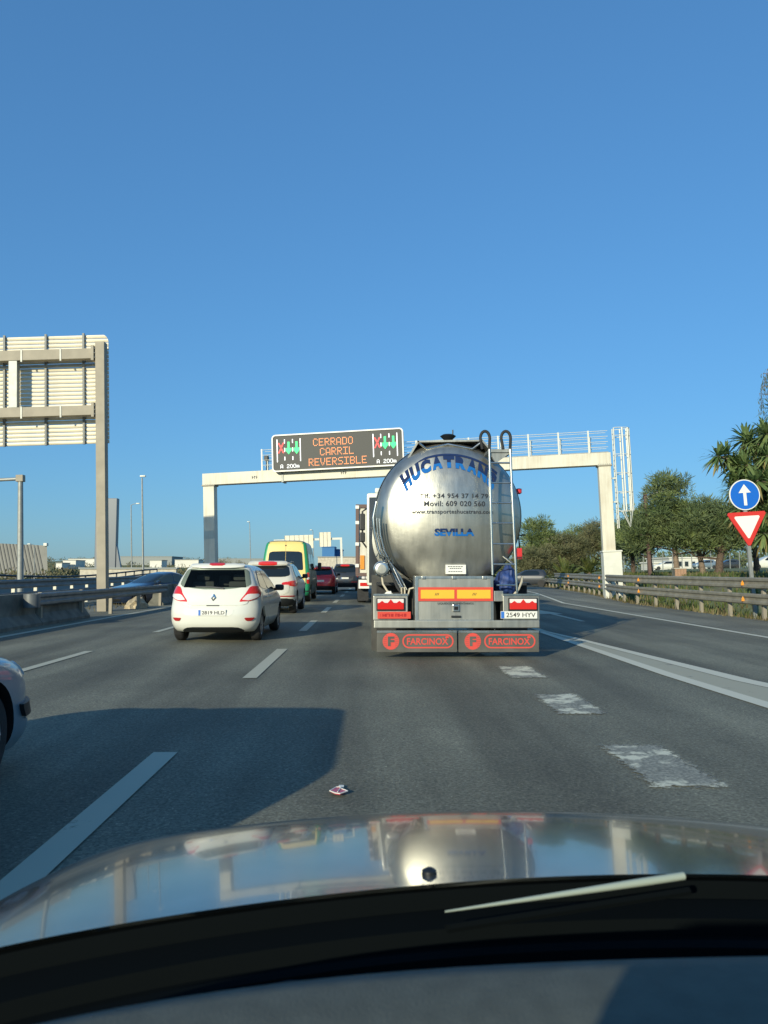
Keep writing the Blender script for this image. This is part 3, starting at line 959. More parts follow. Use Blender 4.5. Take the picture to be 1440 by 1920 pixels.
    mk = MB().bbox(xa, xb, Y - .022, Y - .002, za, zb).build('marker_board', 'marker_red', root)
    mid = (xa + xb) / 2
    for (p0, p1) in ((xa + .04, mid - .022), (mid + .022, xb - .04)):
        pn = MB().bbox(p0, p1, Y - .026, Y - .0215, za + .04, zb - .04).build('marker_panel', 'marker_yellow', mk)
    for p0 in ((xa + mid) / 2, (mid + xb) / 2):
        tm = MB(); add_text(tm, "///", lambda u, v: Vector((u, Y - .028, v)), p0 - .035, p0 + .035, (za + zb) / 2 - .02, (za + zb) / 2 + .02, .02)
        tm.build('marker_print', 'print_black', mk, fix=False)
    tm = MB()
    pfl = lambda u, v: B(u, v, yb - .014) 
    add_text(tm, "LIQUIDOS ALIMENTARIOS", pfl, 821, 888, 1134, 1129.5, .0)
    tm.build('cabinet_lettering', 'print_black', root, fix=False)
    a = B(855, 1141, yb)
    lk = MB(); lk.bev(a.x - .055, a.x + .055, Y - .03, Y - .002, a.z - .05, a.z + .06, .01)
    lo = lk.build('cabinet_latch', 'steel_tube', root)
    MB().bbox(a.x - .03, a.x + .03, Y - .034, Y - .031, a.z - .02, a.z + .03).build('keyhole', 'dark_void', lo)
    a = B(855, 1156, yb); MB().bev(a.x - .075, a.x + .075, Y - .03, Y - .002, a.z - .015, a.z + .015, .006).build('cabinet_handle', 'black_plastic', root)
    # bumper frame and lamp boxes
    x0, x1, z0, z1 = rect(701, 1163, 1012, 1178, 11.9)
    Yb = 11.9 - O.y
    MB().bev(x0, x1, Yb, Yb + .12, z0, z1, .012).build('rear_bumper', 'steel_sheet', root)
    for px0, px1, s in ((700, 765, 1), (944, 1012, -1)):
        x0, x1, z0, z1 = rect(px0, 1117, px1, 1163, 11.9)
        MB().bev(x0, x1, Yb + .02, Yb + .30, z0, z1 - .002, .01).build('lamp_box', 'steel_sheet', root)
        lx0, lx1, lz0, lz1 = rect(705.5 if s > 0 else 953, 1121, 759.5 if s > 0 else 1008, 1145, 11.9)
        hb = MB().bev(lx0, lx1, Yb - .01, Yb + .03, lz0, lz1, .008).build('tail_lamp', 'black_plastic', root)
        mz = lz0 + (lz1 - lz0) * .60
        MB().bev(lx0 + .02, lx1 - .02, Yb - .03, Yb + .0, lz0 + .02, mz, .008).build('lamp_lens', 'lamp_red', hb)
        MB().bev(lx0 + .02, lx1 - .02, Yb - .026, Yb + .0, mz + .002, lz1 - .015, .006).build('lamp_lens', 'lamp_white', hb)
        tri = MB()
        for q, hh in ((.2, .035), (.5, .06), (.8, .035)):
            xc = lx0 + (lx1 - lx0) * q
            tri.add([(xc - .05, Yb - .032, mz - .002), (xc + .05, Yb - .032, mz - .002), (xc, Yb - .032, mz + hh), (xc - .05, Yb - .024, mz - .002), (xc + .05, Yb - .024, mz - .002), (xc, Yb - .024, mz + hh)], [(0, 1, 2), (3, 4, 5), (0, 1, 4, 3), (1, 2, 5, 4), (2, 0, 3, 5)])
        tri.build('lamp_pattern', 'lamp_red', hb)
        for yy in (.0,):
            MB().bbox(x0, x1, Yb - .0, Yb + .05, z1, z1 + .03).build('lamp_box_lip', 'steel_tube', root)
    x0, x1, z0, z1 = rect(708, 1147, 770, 1160, 11.88)
    rp = MB().bbox(x0, x1, Yb - .02, Yb + .0, z0, z1).build('red_plate', 'marker_red', root)
    tm = MB()
    for k in range(13):       # the characters are too worn to read
        u = x0 + .04 + k * (x1 - x0 - .08) / 13
        tm.bbox(u, u + .006 + .012 * (k % 3), Yb - .0225, Yb - .0203, z0 + .03, z1 - .03)
        if k % 2: tm.bbox(u, u + .03, Yb - .0226, Yb - .0204, z0 + .045 + .02 * (k % 4 > 1), z0 + .058 + .02 * (k % 4 > 1))
    tm.build('plate_characters', 'reflector_red', rp, fix=False)
    x0, x1, z0, z1 = rect(939, 1146, 1007.5, 1160, 11.88)
    rp = MB().bev(x0, x1, Yb - .02, Yb + .0, z0, z1, .005).build('number_plate', 'plate_white', root)
    MB().bbox(x0 + .004, x0 + .055, Yb - .023, Yb - .0205, z0 + .006, z1 - .006).build('plate_band', 'plate_blue', rp)
    tm = MB(); add_text(tm, "2549 HYV", lambda u, v: Vector((u, Yb - .0225, v)), x0 + .085, x1 - .03, z0 + .022, z1 - .022, .006, spacing=1.0)
    tm.build('plate_characters', 'print_black', rp, fix=False)
    # mudflaps with the maker's emblem
    for px0, px1 in ((706.5, 857), (860, 1010.5)):
        x0, x1, z0, z1 = rect(px0, 1182, px1, 1223, 11.92)
        Yf = 11.93 - O.y
        fl = MB().bev(x0, x1, Yf, Yf + .015, z0, z1, .004).build('mudflap', 'flap_sheet', root)
        MB().bbox(x0, x1, Yf - .008, Yf - .001, z1 - .035, z1 - .002).build('flap_rail', 'steel_tube', fl)
        cx, cz = x0 + .235 * (x1 - x0) - .01, (z0 + z1) / 2 + .0
        s = px0
        cx = B(px0 + 26.5, 1201, 11.92).x; rr = .128
        em = MB()
        P = lambda u, v: Vector((u, Yf - .004, v))
        circ = [(cx + rr * math.cos(2 * math.pi * k / 32), cz + rr * math.sin(2 * math.pi * k / 32)) for k in range(32)]
        em.add([P(*q) for q in circ], [tuple(range(32))])
        ox0, ox1 = B(px0 + 48, 1201, 11.92).x, B(px0 + 144, 1201, 11.92).x
        o1 = rrect(ox0, ox1, cz - .108, cz + .108, .105, 8); o2 = rrect(ox0 + .022, ox1 - .022, cz - .086, cz + .086, .084, 8)
        ring2d(em, o1, o2, P)
        add_text(em, "FARCINOX", P, ox0 + .07, ox1 - .08, cz - .055, cz + .05, .022)
        em.add([P(ox1 - .1 + .03 * math.cos(k * .8), cz + .06 + .02 * math.sin(k * .8)) for k in range(8)], [tuple(range(8))])
        em.build('flap_emblem', 'farc_red', fl, fix=False)
        fm = MB(); P2 = lambda u, v: Vector((u, Yf - .008, v))
        add_text(fm, "F", P2, cx - .048, cx + .055, cz - .075, cz + .075, .05)
        for q in range(7):
            zz = cz - .09 + .03 * q; ww = math.sqrt(max(0, rr * rr - (zz - cz) ** 2)) - .008
            for (u0, u1) in ((cx - ww, cx - .065), (cx + .065, cx + ww)):
                if u1 > u0: fm.add([P2(u0, zz), P2(u1, zz), P2(u1, zz + .005), P2(u0, zz + .005)], [(0, 1, 2, 3)])
        fm.build('emblem_letter', 'flap_sheet', fl, fix=False)
    # chassis, axles, wheels, mudguards
    MB().bbox(-.45, .45, .5, 11.0, .75, .98).build('chassis', 'steel_sheet', root)
    for k in range(3):
        y = 1.9 + 1.35 * k
        for s in (-1, 1):
            wx = s * 1.05
            w = MB().lathe([(.30, -.19), (.46, -.19), (.52, -.15), (.53, -.05), (.53, .05), (.52, .15), (.46, .19), (.30, .19)], (wx, y, .53), 'X', 32, caps=False).build('wheel', 'rubber', root, smooth=40)
            MB().lathe([(.30, -.17), (.30, .16), (.12, .1)], (wx, y, .53), 'X', 24).build('rim', 'rim', w, smooth=40)
    for s in (-1, 1):
        MB().bbox(min(s * .82, s * 1.27), max(s * .82, s * 1.27), .55, 5.6, 1.12, 1.16).build('mudguard', 'black_plastic', root)
        MB().bbox(min(s * .82, s * 1.27), max(s * .82, s * 1.27), .9, .94, .25, 1.12).build('mudguard', 'rubber', root)
    # dark guard at the left, beside the cabinet
    x0, x1, z0, z1 = rect(690, 1078, 778, 1165, 13.2)
    MB().bbox(x0 + .06, x1, 13.2 - O.y, 13.25 - O.y, z0 - .5, z1).build('splash_guard', 'dark_guard', root)
    # valve, pipes and hoses at the left foot of the tank
    a = B(716, 1067, 12.0)
    v = MB().lathe([(.03, -.01), (.075, -.005), (.10, .0), (.115, .02), (.115, .05), (.095, .07), (.095, .14), (.13, .16), (.13, .2), (.10, .22), (.10, .5)], a, 'Y', 28)
    vo = v.build('outlet_valve', 'steel_tube', root, smooth=40)
    MB().lathe([(.01, -.014), (.07, -.012), (.07, 0)], a, 'Y', 24).build('valve_cap', 'steel_sheet', vo, smooth=40)
    for k in range(8):
        t = 2 * math.pi * k / 8
        MB().tube([a + Vector((.118 * math.cos(t), .16, .118 * math.sin(t))), a + Vector((.118 * math.cos(t), .1, .118 * math.sin(t)))], .011, 6).build('bolt', 'chrome', vo)
    edge = [(706, 940), (700, 970), (702, 1000), (709, 1030), (722, 1055), (738, 1078), (752, 1104)]
    for k, off in enumerate((0, 6, 11)):
        MB().tube([B(px + off, py + off * .2, 12.28 - .02 * k) for px, py in edge[(1 if k else 0):]], .022 if k == 0 else .014, 8).build('side_pipe', 'steel_tube', root, smooth=60)
    MB().tube([B(716, 1080, 12.1), B(718, 1095, 12.05), B(726, 1108, 12.0), B(740, 1117, 11.98), B(752, 1119, 11.97)], .017, 8).build('hose', 'hose_cream', root, smooth=60)
    MB().tube([B(753, 1118, 12), B(753, 1102, 12), B(759, 1101, 12), B(759, 1117, 12), B(765, 1117, 12), B(768, 1104, 12), B(776, 1102, 12)], .016, 8).build('hose', 'hose_cream', root, smooth=60)
    MB().tube([B(738, 1066, 12.15), B(752, 1096, 12.05), B(757, 1104, 12.0)], .013, 8).build('drain_pipe', 'steel_tube', root, smooth=60)
    MB().tube([B(722, 1045, 12.2), B(744, 1100, 12.05), B(752, 1112, 12.0)], .02, 8).build('drain_pipe', 'rubber', root, smooth=60)
    for k in range(5):
        p0 = B(706 + 6 * k, 1044 + 2.5 * k, 12.15)
        MB().tube([p0, p0 + Vector((.03, -.02, .07)), p0 + Vector((.06, 0, -.03))], .012, 6).build('valve_lever', 'steel_tube', vo, smooth=50)
    MB().add([B(716, 1118, 11.96), B(736, 1118, 11.96), B(733, 1108, 11.96), B(724, 1110, 11.96), B(716, 1118, 12.15), B(736, 1118, 12.15), B(733, 1108, 12.15), B(724, 1110, 12.15)], [(0, 1, 2, 3), (4, 5, 6, 7), (0, 1, 5, 4), (1, 2, 6, 5), (2, 3, 7, 6), (3, 0, 4, 7)]).build('white_rag', 'plate_white', root)
    # blue hose cover and hoses at the right foot of the tank
    bm = bmesh.new(); bmesh.ops.create_icosphere(bm, subdivisions=4, radius=1)
    rr2 = random.Random(3)
    cc = B(947, 1090, 12.35)
    for vtx in bm.verts:
        n_ = vtx.co.normalized()
        w_ = 1 + .08 * math.sin(9 * n_.z + 3 * n_.x) + .05 * math.sin(14 * n_.x + 5 * n_.y)
        top = max(0, n_.z)
        vtx.co = Vector((cc.x + (n_.x * (.19 - .10 * top) + .05 * top) * w_, cc.y + n_.y * .22 * w_, cc.z + n_.z * .26 * w_))
    bm.verts.index_update()
    MB().add([v_.co for v_ in bm.verts], [[v_.index for v_ in f.verts] for f in bm.faces]).build('hose_cover', 'blue_cloth', root, smooth=60); bm.free()
    MB().tube([B(979, 1082, 12.2), B(978, 1092, 12.1), B(972, 1105, 12.0), B(963, 1116, 11.97)], .020, 8).build('hose', 'hose_cream', root, smooth=60)
    MB().tube([B(944, 1044, 12.3), B(961, 1057, 12.1)], .02, 8).build('drain_pipe', 'steel_tube', root, smooth=60)
    MB().bev(*[w for pr in zip(B(926, 1128, 11.95), B(944, 1108, 11.95) + Vector((0, .2, 0))) for w in pr], .01).build('hose_bracket', 'steel_sheet', root)
    # driver's cab ahead of the tank
    yc = 23.3
    x0, x1, z1 = -.12 - O.x, 2.4 - O.x, 3.75
    Yc = yc - O.y
    cabm = MB().bev(x0, x1, Yc, Yc + 2.1, .9, z1, .09)
    co = cabm.build('cab', 'white_paint', root, smooth=40)
    MB().bbox(x0 + .07, x1 - .07, Yc - .03, Yc - .004, 1.0, z1 - .15).build('cab_back', 'dark_grey_paint', co)
    MB().bev(x0 + .25, x1 - .25, Yc + .1, Yc + 1.2, z1 + .0, z1 + .16, .05).build('cab_roof_spoiler', 'white_paint', co)
    for z, h in ((2.95, .55), (2.45, .32)):
        MB().bev(x0 - .24, x0 - .06, Yc + 1.6, Yc + 1.72, z - h / 2, z + h / 2, .04).build('mirror', 'black_plastic', co)
    MB().tube([(x0, Yc + 1.7, 3.4), (x0 - .15, Yc + 1.68, 3.3), (x0 - .15, Yc + 1.68, 2.3), (x0, Yc + 1.7, 2.1)], .03, 8).build('mirror_arm', 'black_plastic', co, smooth=50)
    for y in (-.5, 1.3):
        for s in (-1, 1):
            w = MB().lathe([(.30, -.15), (.46, -.15), (.51, -.1), (.51, .1), (.46, .15), (.30, .15)], (s * 1.05, Yc + y, .51), 'X', 28, caps=False).build('wheel', 'rubber', co, smooth=40)
            MB().lathe([(.30, -.13), (.30, .12)], (s * 1.05, Yc + y, .51), 'X', 24).build('rim', 'rim', w, smooth=40)
    MB().bbox(-.42, .42, Yc - 2, Yc + .2, .7, .95).build('cab_chassis', 'black_plastic', root)
    return root
build_tanker()

# ------------------------------------------------------------------ cars
def catmull(p0, p1, p2, p3, t):
    return .5 * ((2 * p1) + (-p0 + p2) * t + (2 * p0 - 5 * p1 + 4 * p2 - p3) * t * t + (-p0 + 3 * p1 - 3 * p2 + p3) * t ** 3)

class Body:
    """a car body described by horizontal slices: (z, rear y, front y, half width, rear corner x, rear corner y, front corner x, front corner y)"""
    def __init__(self, sl):
        self.s = sl
    def at(self, z):
        s = self.s
        z = min(s[-1][0], max(s[0][0], z))
        for i in range(len(s) - 1):
            if z <= s[i + 1][0]:
                break
        t = (z - s[i][0]) / (s[i + 1][0] - s[i][0])
        a, b = s[i], s[i + 1]
        p, q = s[max(0, i - 1)], s[min(len(s) - 1, i + 2)]
        out = []
        for k in range(1, 8):
            # Hermite with slopes limited, so that slices never overshoot
            h = b[0] - a[0]
            d = (b[k] - a[k]) / h
            d0 = (a[k] - p[k]) / (a[0] - p[0]) if a is not p else d
            d1 = (q[k] - b[k]) / (q[0] - b[0]) if q is not b else d
            m0 = 0 if d0 * d <= 0 else 2 * d0 * d / (d0 + d)
            m1 = 0 if d1 * d <= 0 else 2 * d1 * d / (d1 + d)
            t2, t3 = t * t, t ** 3
            out.append((2 * t3 - 3 * t2 + 1) * a[k] + (t3 - 2 * t2 + t) * h * m0 + (-2 * t3 + 3 * t2) * b[k] + (t3 - t2) * h * m1)
        return out
    CR = 0.06
    def rear(self, x, z):
        yr, yf, w, rx, ry, fx, fy = self.at(z)
        rx = min(rx, w * .95)
        t = min(1, max(0, (abs(x) - (w - rx)) / rx))
        return Vector((x, yr + ry * (1 - math.sqrt(1 - t * t)) + self.CR * (x / w) ** 2, z))
    def front(self, x, z):
        yr, yf, w, rx, ry, fx, fy = self.at(z)
        fx = min(fx, w * .95)
        t = min(1, max(0, (abs(x) - (w - fx)) / fx))
        return Vector((x, yf - fy * (1 - math.sqrt(1 - t * t)) - self.CR * (x / w) ** 2, z))
    def side(self, y, z):
        yr, yf, w, rx, ry, fx, fy = self.at(z)
        rx = min(rx, w * .95); fx = min(fx, w * .95)
        x = w
        r1 = yr + self.CR + ry
        if y < r1:
            t = min(1, (r1 - y) / ry); x = w - rx + rx * math.sqrt(1 - t * t)
        f1 = yf - self.CR - fy
        if y > f1:
            t = min(1, (y - f1) / fy); x = w - fx + fx * math.sqrt(1 - t * t)
        return Vector((x, y, z))
    def ring(self, z, s):
        """s 0 (rear centre) .. 1 (front centre), right half"""
        yr, yf, w, rx, ry, fx, fy = self.at(z)
        rx = min(rx, w * .95); fx = min(fx, w * .95)
        if s <= .2:
            return self.rear((w - rx) * s / .2, z)
        if s <= .35:
            t = math.sin((s - .2) / .15 * math.pi / 2)
            return self.rear(w - rx + rx * t, z) if t < .999 else self.side(yr + self.CR + ry, z)
        if s <= .65:
            y0, y1 = yr + self.CR + ry, yf - self.CR - fy
            return Vector((w, y0 + (y1 - y0) * (s - .35) / .3, z))
        if s <= .8:
            t = math.sin((.8 - s) / .15 * math.pi / 2)
            return self.front(w - fx + fx * t, z) if t < .999 else Vector((w, yf - self.CR - fy, z))
        return self.front((w - fx) * (1 - s) / .2, z)
    def hull(self):
        zs = []
        z0, z1 = self.s[0][0], self.s[-1][0]
        n = 50
        for k in range(n + 1):
            zs.append(z0 + (z1 - z0) * (1 - (1 - k / n) ** 1.15))
        ss = [.2 * k / 5 for k in range(5)] + [.2 + .15 * k / 8 for k in range(8)] + [.35 + .3 * k / 12 for k in range(12)] + [.65 + .15 * k / 8 for k in range(8)] + [.8 + .2 * k / 5 for k in range(6)]
        ss = ss + [-s for s in ss[-2:0:-1]]
        vs, fs = [], []
        for z in zs:
            for s in ss:
                p = self.ring(z, abs(s))
                vs.append((p.x if s >= 0 else -p.x, p.y, p.z))
        n = len(ss)
        for j in range(len(zs) - 1):
            for i in range(n):
                fs.append((j * n + i, j * n + (i + 1) % n, (j + 1) * n + (i + 1) % n, (j + 1) * n + i))
        fs.append(tuple(range(n))[::-1]); fs.append(tuple((len(zs) - 1) * n + i for i in range(n)))
        return vs, fs

def chaikin(poly, it=2):
    for _ in range(it):
        out = []
        for a, b in zip(poly, poly[1:] + poly[:1]):
            out.append((a[0] * .87 + b[0] * .13, a[1] * .87 + b[1] * .13)); out.append((a[0] * .13 + b[0] * .87, a[1] * .13 + b[1] * .87))
        poly = out
    return poly

def patch(mb, poly, fn, off=.006, centre=(0, 2, .6), mirror=False, nu=10, nv=10, mi=0, rnd_=2, depth=.03):
    """a panel lying on the surface fn(a, b), bounded by a convex outline, with its own thickness"""
    poly = chaikin(poly, rnd_) if rnd_ else poly
    b0, b1 = min(p[1] for p in poly), max(p[1] for p in poly)
    rows = []
    eps = (b1 - b0) * .004
    for j in range(nv + 1):
        b = b0 + eps + (b1 - b0 - 2 * eps) * (.5 - .5 * math.cos(math.pi * j / nv))
        xs = []
        for (p, q) in zip(poly, poly[1:] + poly[:1]):
            if (p[1] - b) * (q[1] - b) < 0:
                xs.append(p[0] + (q[0] - p[0]) * (b - p[1]) / (q[1] - p[1]))
        if len(xs) < 2:
            continue
        rows.append((b, min(xs), max(xs)))
    C = Vector(centre)
    top, bot = [], []
    for (b, a0, a1) in rows:
        for i in range(nu + 1):
            a = a0 + (a1 - a0) * i / nu
            p = fn(a, b)
            h = 1e-3
            n = (fn(a + h, b) - fn(a - h, b)).cross(fn(a, b + h) - fn(a, b - h))
            if n.length < 1e-12:
                n = p - C
            n.normalize()
            if n.dot(p - C) < 0:
                n = -n
            t = p + n * off
            u = p - n * depth
            if mirror:
                t.x, u.x = -t.x, -u.x
            top.append(t); bot.append(u)
    k = nu + 1
    J = len(rows)
    vs = top + bot
    N = len(top)
    fs = [(j * k + i, j * k + i + 1, (j + 1) * k + i + 1, (j + 1) * k + i) for j in range(J - 1) for i in range(nu)]
    border = [i for i in range(k)] + [j * k + nu for j in range(1, J)] + [(J - 1) * k + i for i in range(nu - 1, -1, -1)] + [j * k for j in range(J - 2, 0, -1)]
    fs += [(border[i], border[(i + 1) % len(border)], border[(i + 1) % len(border)] + N, border[i] + N) for i in range(len(border))]
    return mb.add(vs, fs, mi)

def wheel(parent, x, y, r, w, spokes=7, rimmat='rim'):
    o = MB().lathe([(r * .64, -w / 2), (r * .9, -w / 2), (r * .98, -w * .38), (r, -w * .2), (r, w * .2), (r * .98, w * .38), (r * .9, w / 2), (r * .64, w / 2)], (x, y, r), 'X', 36, caps=False).build('wheel', 'rubber', parent, smooth=40)
    s = 1 if x > 0 else -1
    rm = MB().lathe([(r * .645, s * w * .48), (r * .62, s * w * .44), (r * .58, s * w * .2), (.02, s * w * .12)], (x, y, r), 'X', 32, caps=False)
    rm.lathe([(r * .645, -s * w * .4), (r * .645, s * w * .48)], (x, y, r), 'X', 32, caps=False)
    for k in range(spokes):
        t = 2 * math.pi * k / spokes
        d = Vector((0, math.cos(t), math.sin(t)))
        c = Vector((x + s * w * .36, y, r))
        rm.tube([c + d * r * .08, c + d * r * .35, c + d * r * .61 + Vector((s * w * .06, 0, 0))], [r * .10, r * .075, r * .07], 6)
    rm.lathe([(r * .16, s * w * .30), (r * .15, s * w * .44), (.01, s * w * .46)], (x, y, r), 'X', 16, caps=False)
    rm.build('rim', rimmat, o, smooth=40)
    return o

def car_body(root, B, paint, axles, r, tw, arch=1.14, name='body', cavity=None):
    vs, fs = B.hull()
    me = MB().add(vs, fs).mesh('car_body', [paint, 'dark_void'], None)
    ob = bpy.data.objects.new('tmp_body', me); COL.objects.link(ob)
    cb = MB()
    W = max(s[3] for s in B.s)
    for y in axles:
        for s in (-1, 1):
            cb.lathe([(r * arch, s * (W - tw - .16)), (r * arch, s * (W + .2))], (0, y, r + .01), 'X', 40)
    if cavity:
        cb.prism(cavity[0], lambda u, v, d: Vector((u, d, v)), cavity[1], cavity[2])
    cm = cb.mesh('tmp_cut', ['dark_void'], None)
    co = bpy.data.objects.new('tmp_cut', cm); COL.objects.link(co)
    md = ob.modifiers.new('b', 'BOOLEAN'); md.operation = 'DIFFERENCE'; md.object = co; md.solver = 'EXACT'; md.material_mode = 'TRANSFER'
    dg = bpy.context.evaluated_depsgraph_get()
    out = bpy.data.meshes.new_from_object(ob.evaluated_get(dg))
    bpy.data.objects.remove(ob); bpy.data.objects.remove(co)
    out.polygons.foreach_set('use_smooth', [True] * len(out.polygons))
    out.set_sharp_from_angle(angle=R(50))
    return link(name, out, root)

def plate(parent, B, z, chars, w=.52, h=.11, back=.012, face='rear', gap=0.12):
    p = B.rear(0, z)
    y = p.y - back
    o = MB().bev(-w / 2, w / 2, y - .012, y + .03, z - h / 2, z + h / 2, .004).build('number_plate', 'plate_white', parent)
    MB().bbox(-w / 2 + .004, -w / 2 + .045, y - .0145, y - .0125, z - h / 2 + .005, z + h / 2 - .005).build('plate_band', 'plate_blue', o)
    if not chars:
        return o
    t = MB()
    add_text(t, chars, lambda u, v: Vector((u, y - .0145, v)), -w / 2 + .07, w / 2 - .025, z - h * .3, z + h * .3, .014)
    t.build('plate_characters', 'print_black', o, fix=False)
    return o

def put(root, x, y, rz=0.0, z=0.0):
    root.location = (x, y, z); root.rotation_euler = (0, 0, rz)

HATCH = [(.20, .16, 3.82, .76, .35, .25, .4, .35), (.27, .06, 3.93, .80, .40, .28, .5, .42), (.38, .01, 3.98, .845, .45, .30, .55, .5), (.52, 0, 4.0, .858, .45, .30, .6, .55),
         (.64, .03, 3.98, .862, .42, .30, .6, .55), (.74, .075, 3.88, .858, .36, .30, .6, .55), (.86, .115, 3.55, .845, .30, .28, .5, .5), (.95, .145, 3.05, .825, .26, .26, .4, .35),
         (1.03, .18, 2.86, .795, .22, .24, .3, .25), (1.2, .27, 2.52, .725, .18, .2, .25, .2), (1.36, .39, 2.2, .645, .16, .16, .25, .2), (1.42, .40, 2.02, .60, .2, .14, .25, .2), (1.465, .50, 1.8, .52, .25, .2, .25, .2), (1.49, .85, 1.45, .36, .2, .2, .2, .2)]

def hatchback():
    root = thing('hatchback', 'small white hatchback with plate 2819 HLD, nearest car ahead in the left lane', 'car')
    B = Body(HATCH)
    car_body(root, B, 'white_paint', (.70, 3.22), .305, .2, cavity=([(-.60, 1.04), (.60, 1.04), (.52, 1.375), (-.52, 1.375)], -.5, 1.75))
    for y in (.70, 3.22):
        for s in (-1, 1):
            wheel(root, s * .735, y, .305, .19)
    # tailgate
    tg = MB(); patch(tg, [(-.60, .70), (.60, .70), (.67, .80), (.60, 1.0), (-.60, 1.0), (-.67, .80)], B.rear, .012, nu=26, nv=10)
    to = tg.build('tailgate', 'white_paint', root, smooth=40)
    MB().bbox(-.12, .12, B.rear(0, .72).y - .02, B.rear(0, .72).y + .02, .695, .712).build('tailgate_handle', 'black_plastic', to)
    gl = MB(); patch(gl, [(-.69, 1.05), (0, .985), (.69, 1.05), (.60, 1.36), (.50, 1.405), (-.50, 1.405), (-.60, 1.36)], B.rear, .010, nu=30, nv=12, rnd_=2, depth=.004)
    go = gl.build('rear_window', 'clear_glass', root, smooth=40)
    for x in (-.36, .36):
        s = MB(); s.bev(x - .22, x + .22, .80, .95, 1.0, 1.15, .05); s.bev(x - .13, x + .13, .80, .92, 1.16, 1.29, .05); s.build('rear_seat', 'seat_grey', root, smooth=50)
    s = MB(); s.bev(-.14, .1, 1.2, 1.3, 1.05, 1.27, .06); s.build('front_seat', 'seat_grey', root, smooth=50)
    w = MB(); w.tube([B.rear(.18, 1.02) + Vector((0, -.03, 0)), B.rear(-.05, 1.05) + Vector((0, -.035, 0)), B.rear(-.36, 1.06) + Vector((0, -.03, 0))], [.018, .010, .006], 6)
    w.build('rear_wiper', 'grey_plastic', go, smooth=40)
    sp = MB(); patch(sp, [(-.52, 1.405), (.52, 1.405), (.5, 1.455), (-.5, 1.455)], B.rear, .05, nu=20, nv=5)
    so = sp.build('spoiler', 'white_paint', root, smooth=40)
    bl = MB(); patch(bl, [(-.15, 1.425), (.15, 1.425), (.14, 1.455), (-.14, 1.455)], B.rear, .062, nu=8, nv=3)
    bl.build('brake_lamp', 'lamp_red', so, smooth=40)
    MB().tube([(0, .75, 1.47), (0, .62, 1.55)], [.012, .006], 6).build('aerial', 'black_plastic', root)
    # tail lamps wrap the corner
    for m in (False, True):
        tl = MB(); patch(tl, [(.185, .765), (.24, .775), (.33, .87), (.385, .97), (.36, 1.06), (.235, 1.06)], lambda a, b: B.ring(b, a), .014, mirror=m, nu=12, nv=10, centre=(0, 2, .8))
        lo = tl.build('tail_lamp', 'lamp_red', root, smooth=40)
        tl = MB(); patch(tl, [(.200, .80), (.245, .795), (.315, .87), (.31, .915), (.222, .915)], lambda a, b: B.ring(b, a), .019, mirror=m, nu=8, nv=6, centre=(0, 2, .8))
        tl.build('lamp_lens', 'lamp_white', lo, smooth=40)
        rf = MB(); patch(rf, [(.25, .415), (.275, .415), (.293, .475), (.240, .475)], lambda a, b: B.ring(b, a), .012, mirror=m, nu=8, nv=4, centre=(0, 2, .5), rnd_=1)
        rf.build('reflector', 'reflector_red', root, smooth=40)
        # side glass, doors
        for poly in ([(.62, 1.02), (1.42, .985), (1.42, 1.37), (1.02, 1.37), (.74, 1.2)], [(1.47, .985), (2.55, .96), (2.62, 1.0), (2.02, 1.36), (1.47, 1.37)]):
            g = MB(); patch(g, poly, B.side, .010, mirror=m, nu=12, nv=10, rnd_=1, centre=(0, 1.6, 1)); g.build('side_window', 'glass_tint', root, smooth=40)
        for poly, hy in (([(.98, .45), (1.43, .33), (1.43, .975), (.66, 1.0), (.66, .80)], 1.1), ([(1.455, .32), (2.62, .32), (2.62, .93), (1.455, .97)], 1.65)):
            g = MB(); patch(g, poly, B.side, .007, mirror=m, nu=12, nv=8, rnd_=1, centre=(0, 1.6, .6)); do = g.build('door', 'white_paint', root, smooth=40)
            h = B.side(hy, .84); s = -1 if m else 1
            MB().bev(min(s * (h.x + .004), s * (h.x + .035)), max(s * (h.x + .004), s * (h.x + .035)), hy - .09, hy + .09, .825, .855, .008).build('door_handle', 'white_paint', do)
        mr = MB(); h = B.side(2.55, .98); s = -1 if m else 1
        mr.bev(min(s * (h.x + .03), s * (h.x + .22)), max(s * (h.x + .03), s * (h.x + .22)), 2.42, 2.56, .93, 1.06, .04)
        mr.tube([(s * (h.x - .03), 2.52, .95), (s * (h.x + .08), 2.5, .96)], .03, 6)
        mr.build('door_mirror', 'black_plastic', root, smooth=40)
    # bumper details
    df = MB(); patch(df, [(-.62, .20), (.62, .20), (.50, .30), (-.50, .30)], B.rear, .010, nu=20, nv=5, rnd_=1); df.build('diffuser', 'black_plastic', root, smooth=40)
    rc = MB(); patch(rc, [(-.40, .50), (.36, .50), (.42, .645), (-.36, .645)], B.rear, .004, nu=16, nv=5, rnd_=1); rc.build('plate_recess', 'white_paint', root, smooth=40)
    plate(root, B, .572, "2819 HLD")
    # rhombus badge
    bd = MB(); y = B.rear(0, .85).y - .02
    o1 = [(0, .925), (.052, .85), (0, .775), (-.052, .85)]; o2 = [(0, .888), (.026, .85), (0, .812), (-.026, .85)]
    n = 4
    vs = [Vector((u, y - .012, v)) for u, v in o1] + [Vector((u, y - .018, v)) for u, v in o2] + [Vector((u, y + .03, v)) for u, v in o1] + [Vector((u, y + .03, v)) for u, v in o2]
    bd.add(vs, [(i, (i + 1) % n, (i + 1) % n + n, i + n) for i in range(n)] + [(i, (i + 1) % n, (i + 1) % n + 8, i + 8) for i in range(n)] + [(i + 4, (i + 1) % n + 4, (i + 1) % n + 12, i + 12) for i in range(n)])
    bd.build('badge', 'chrome', root)
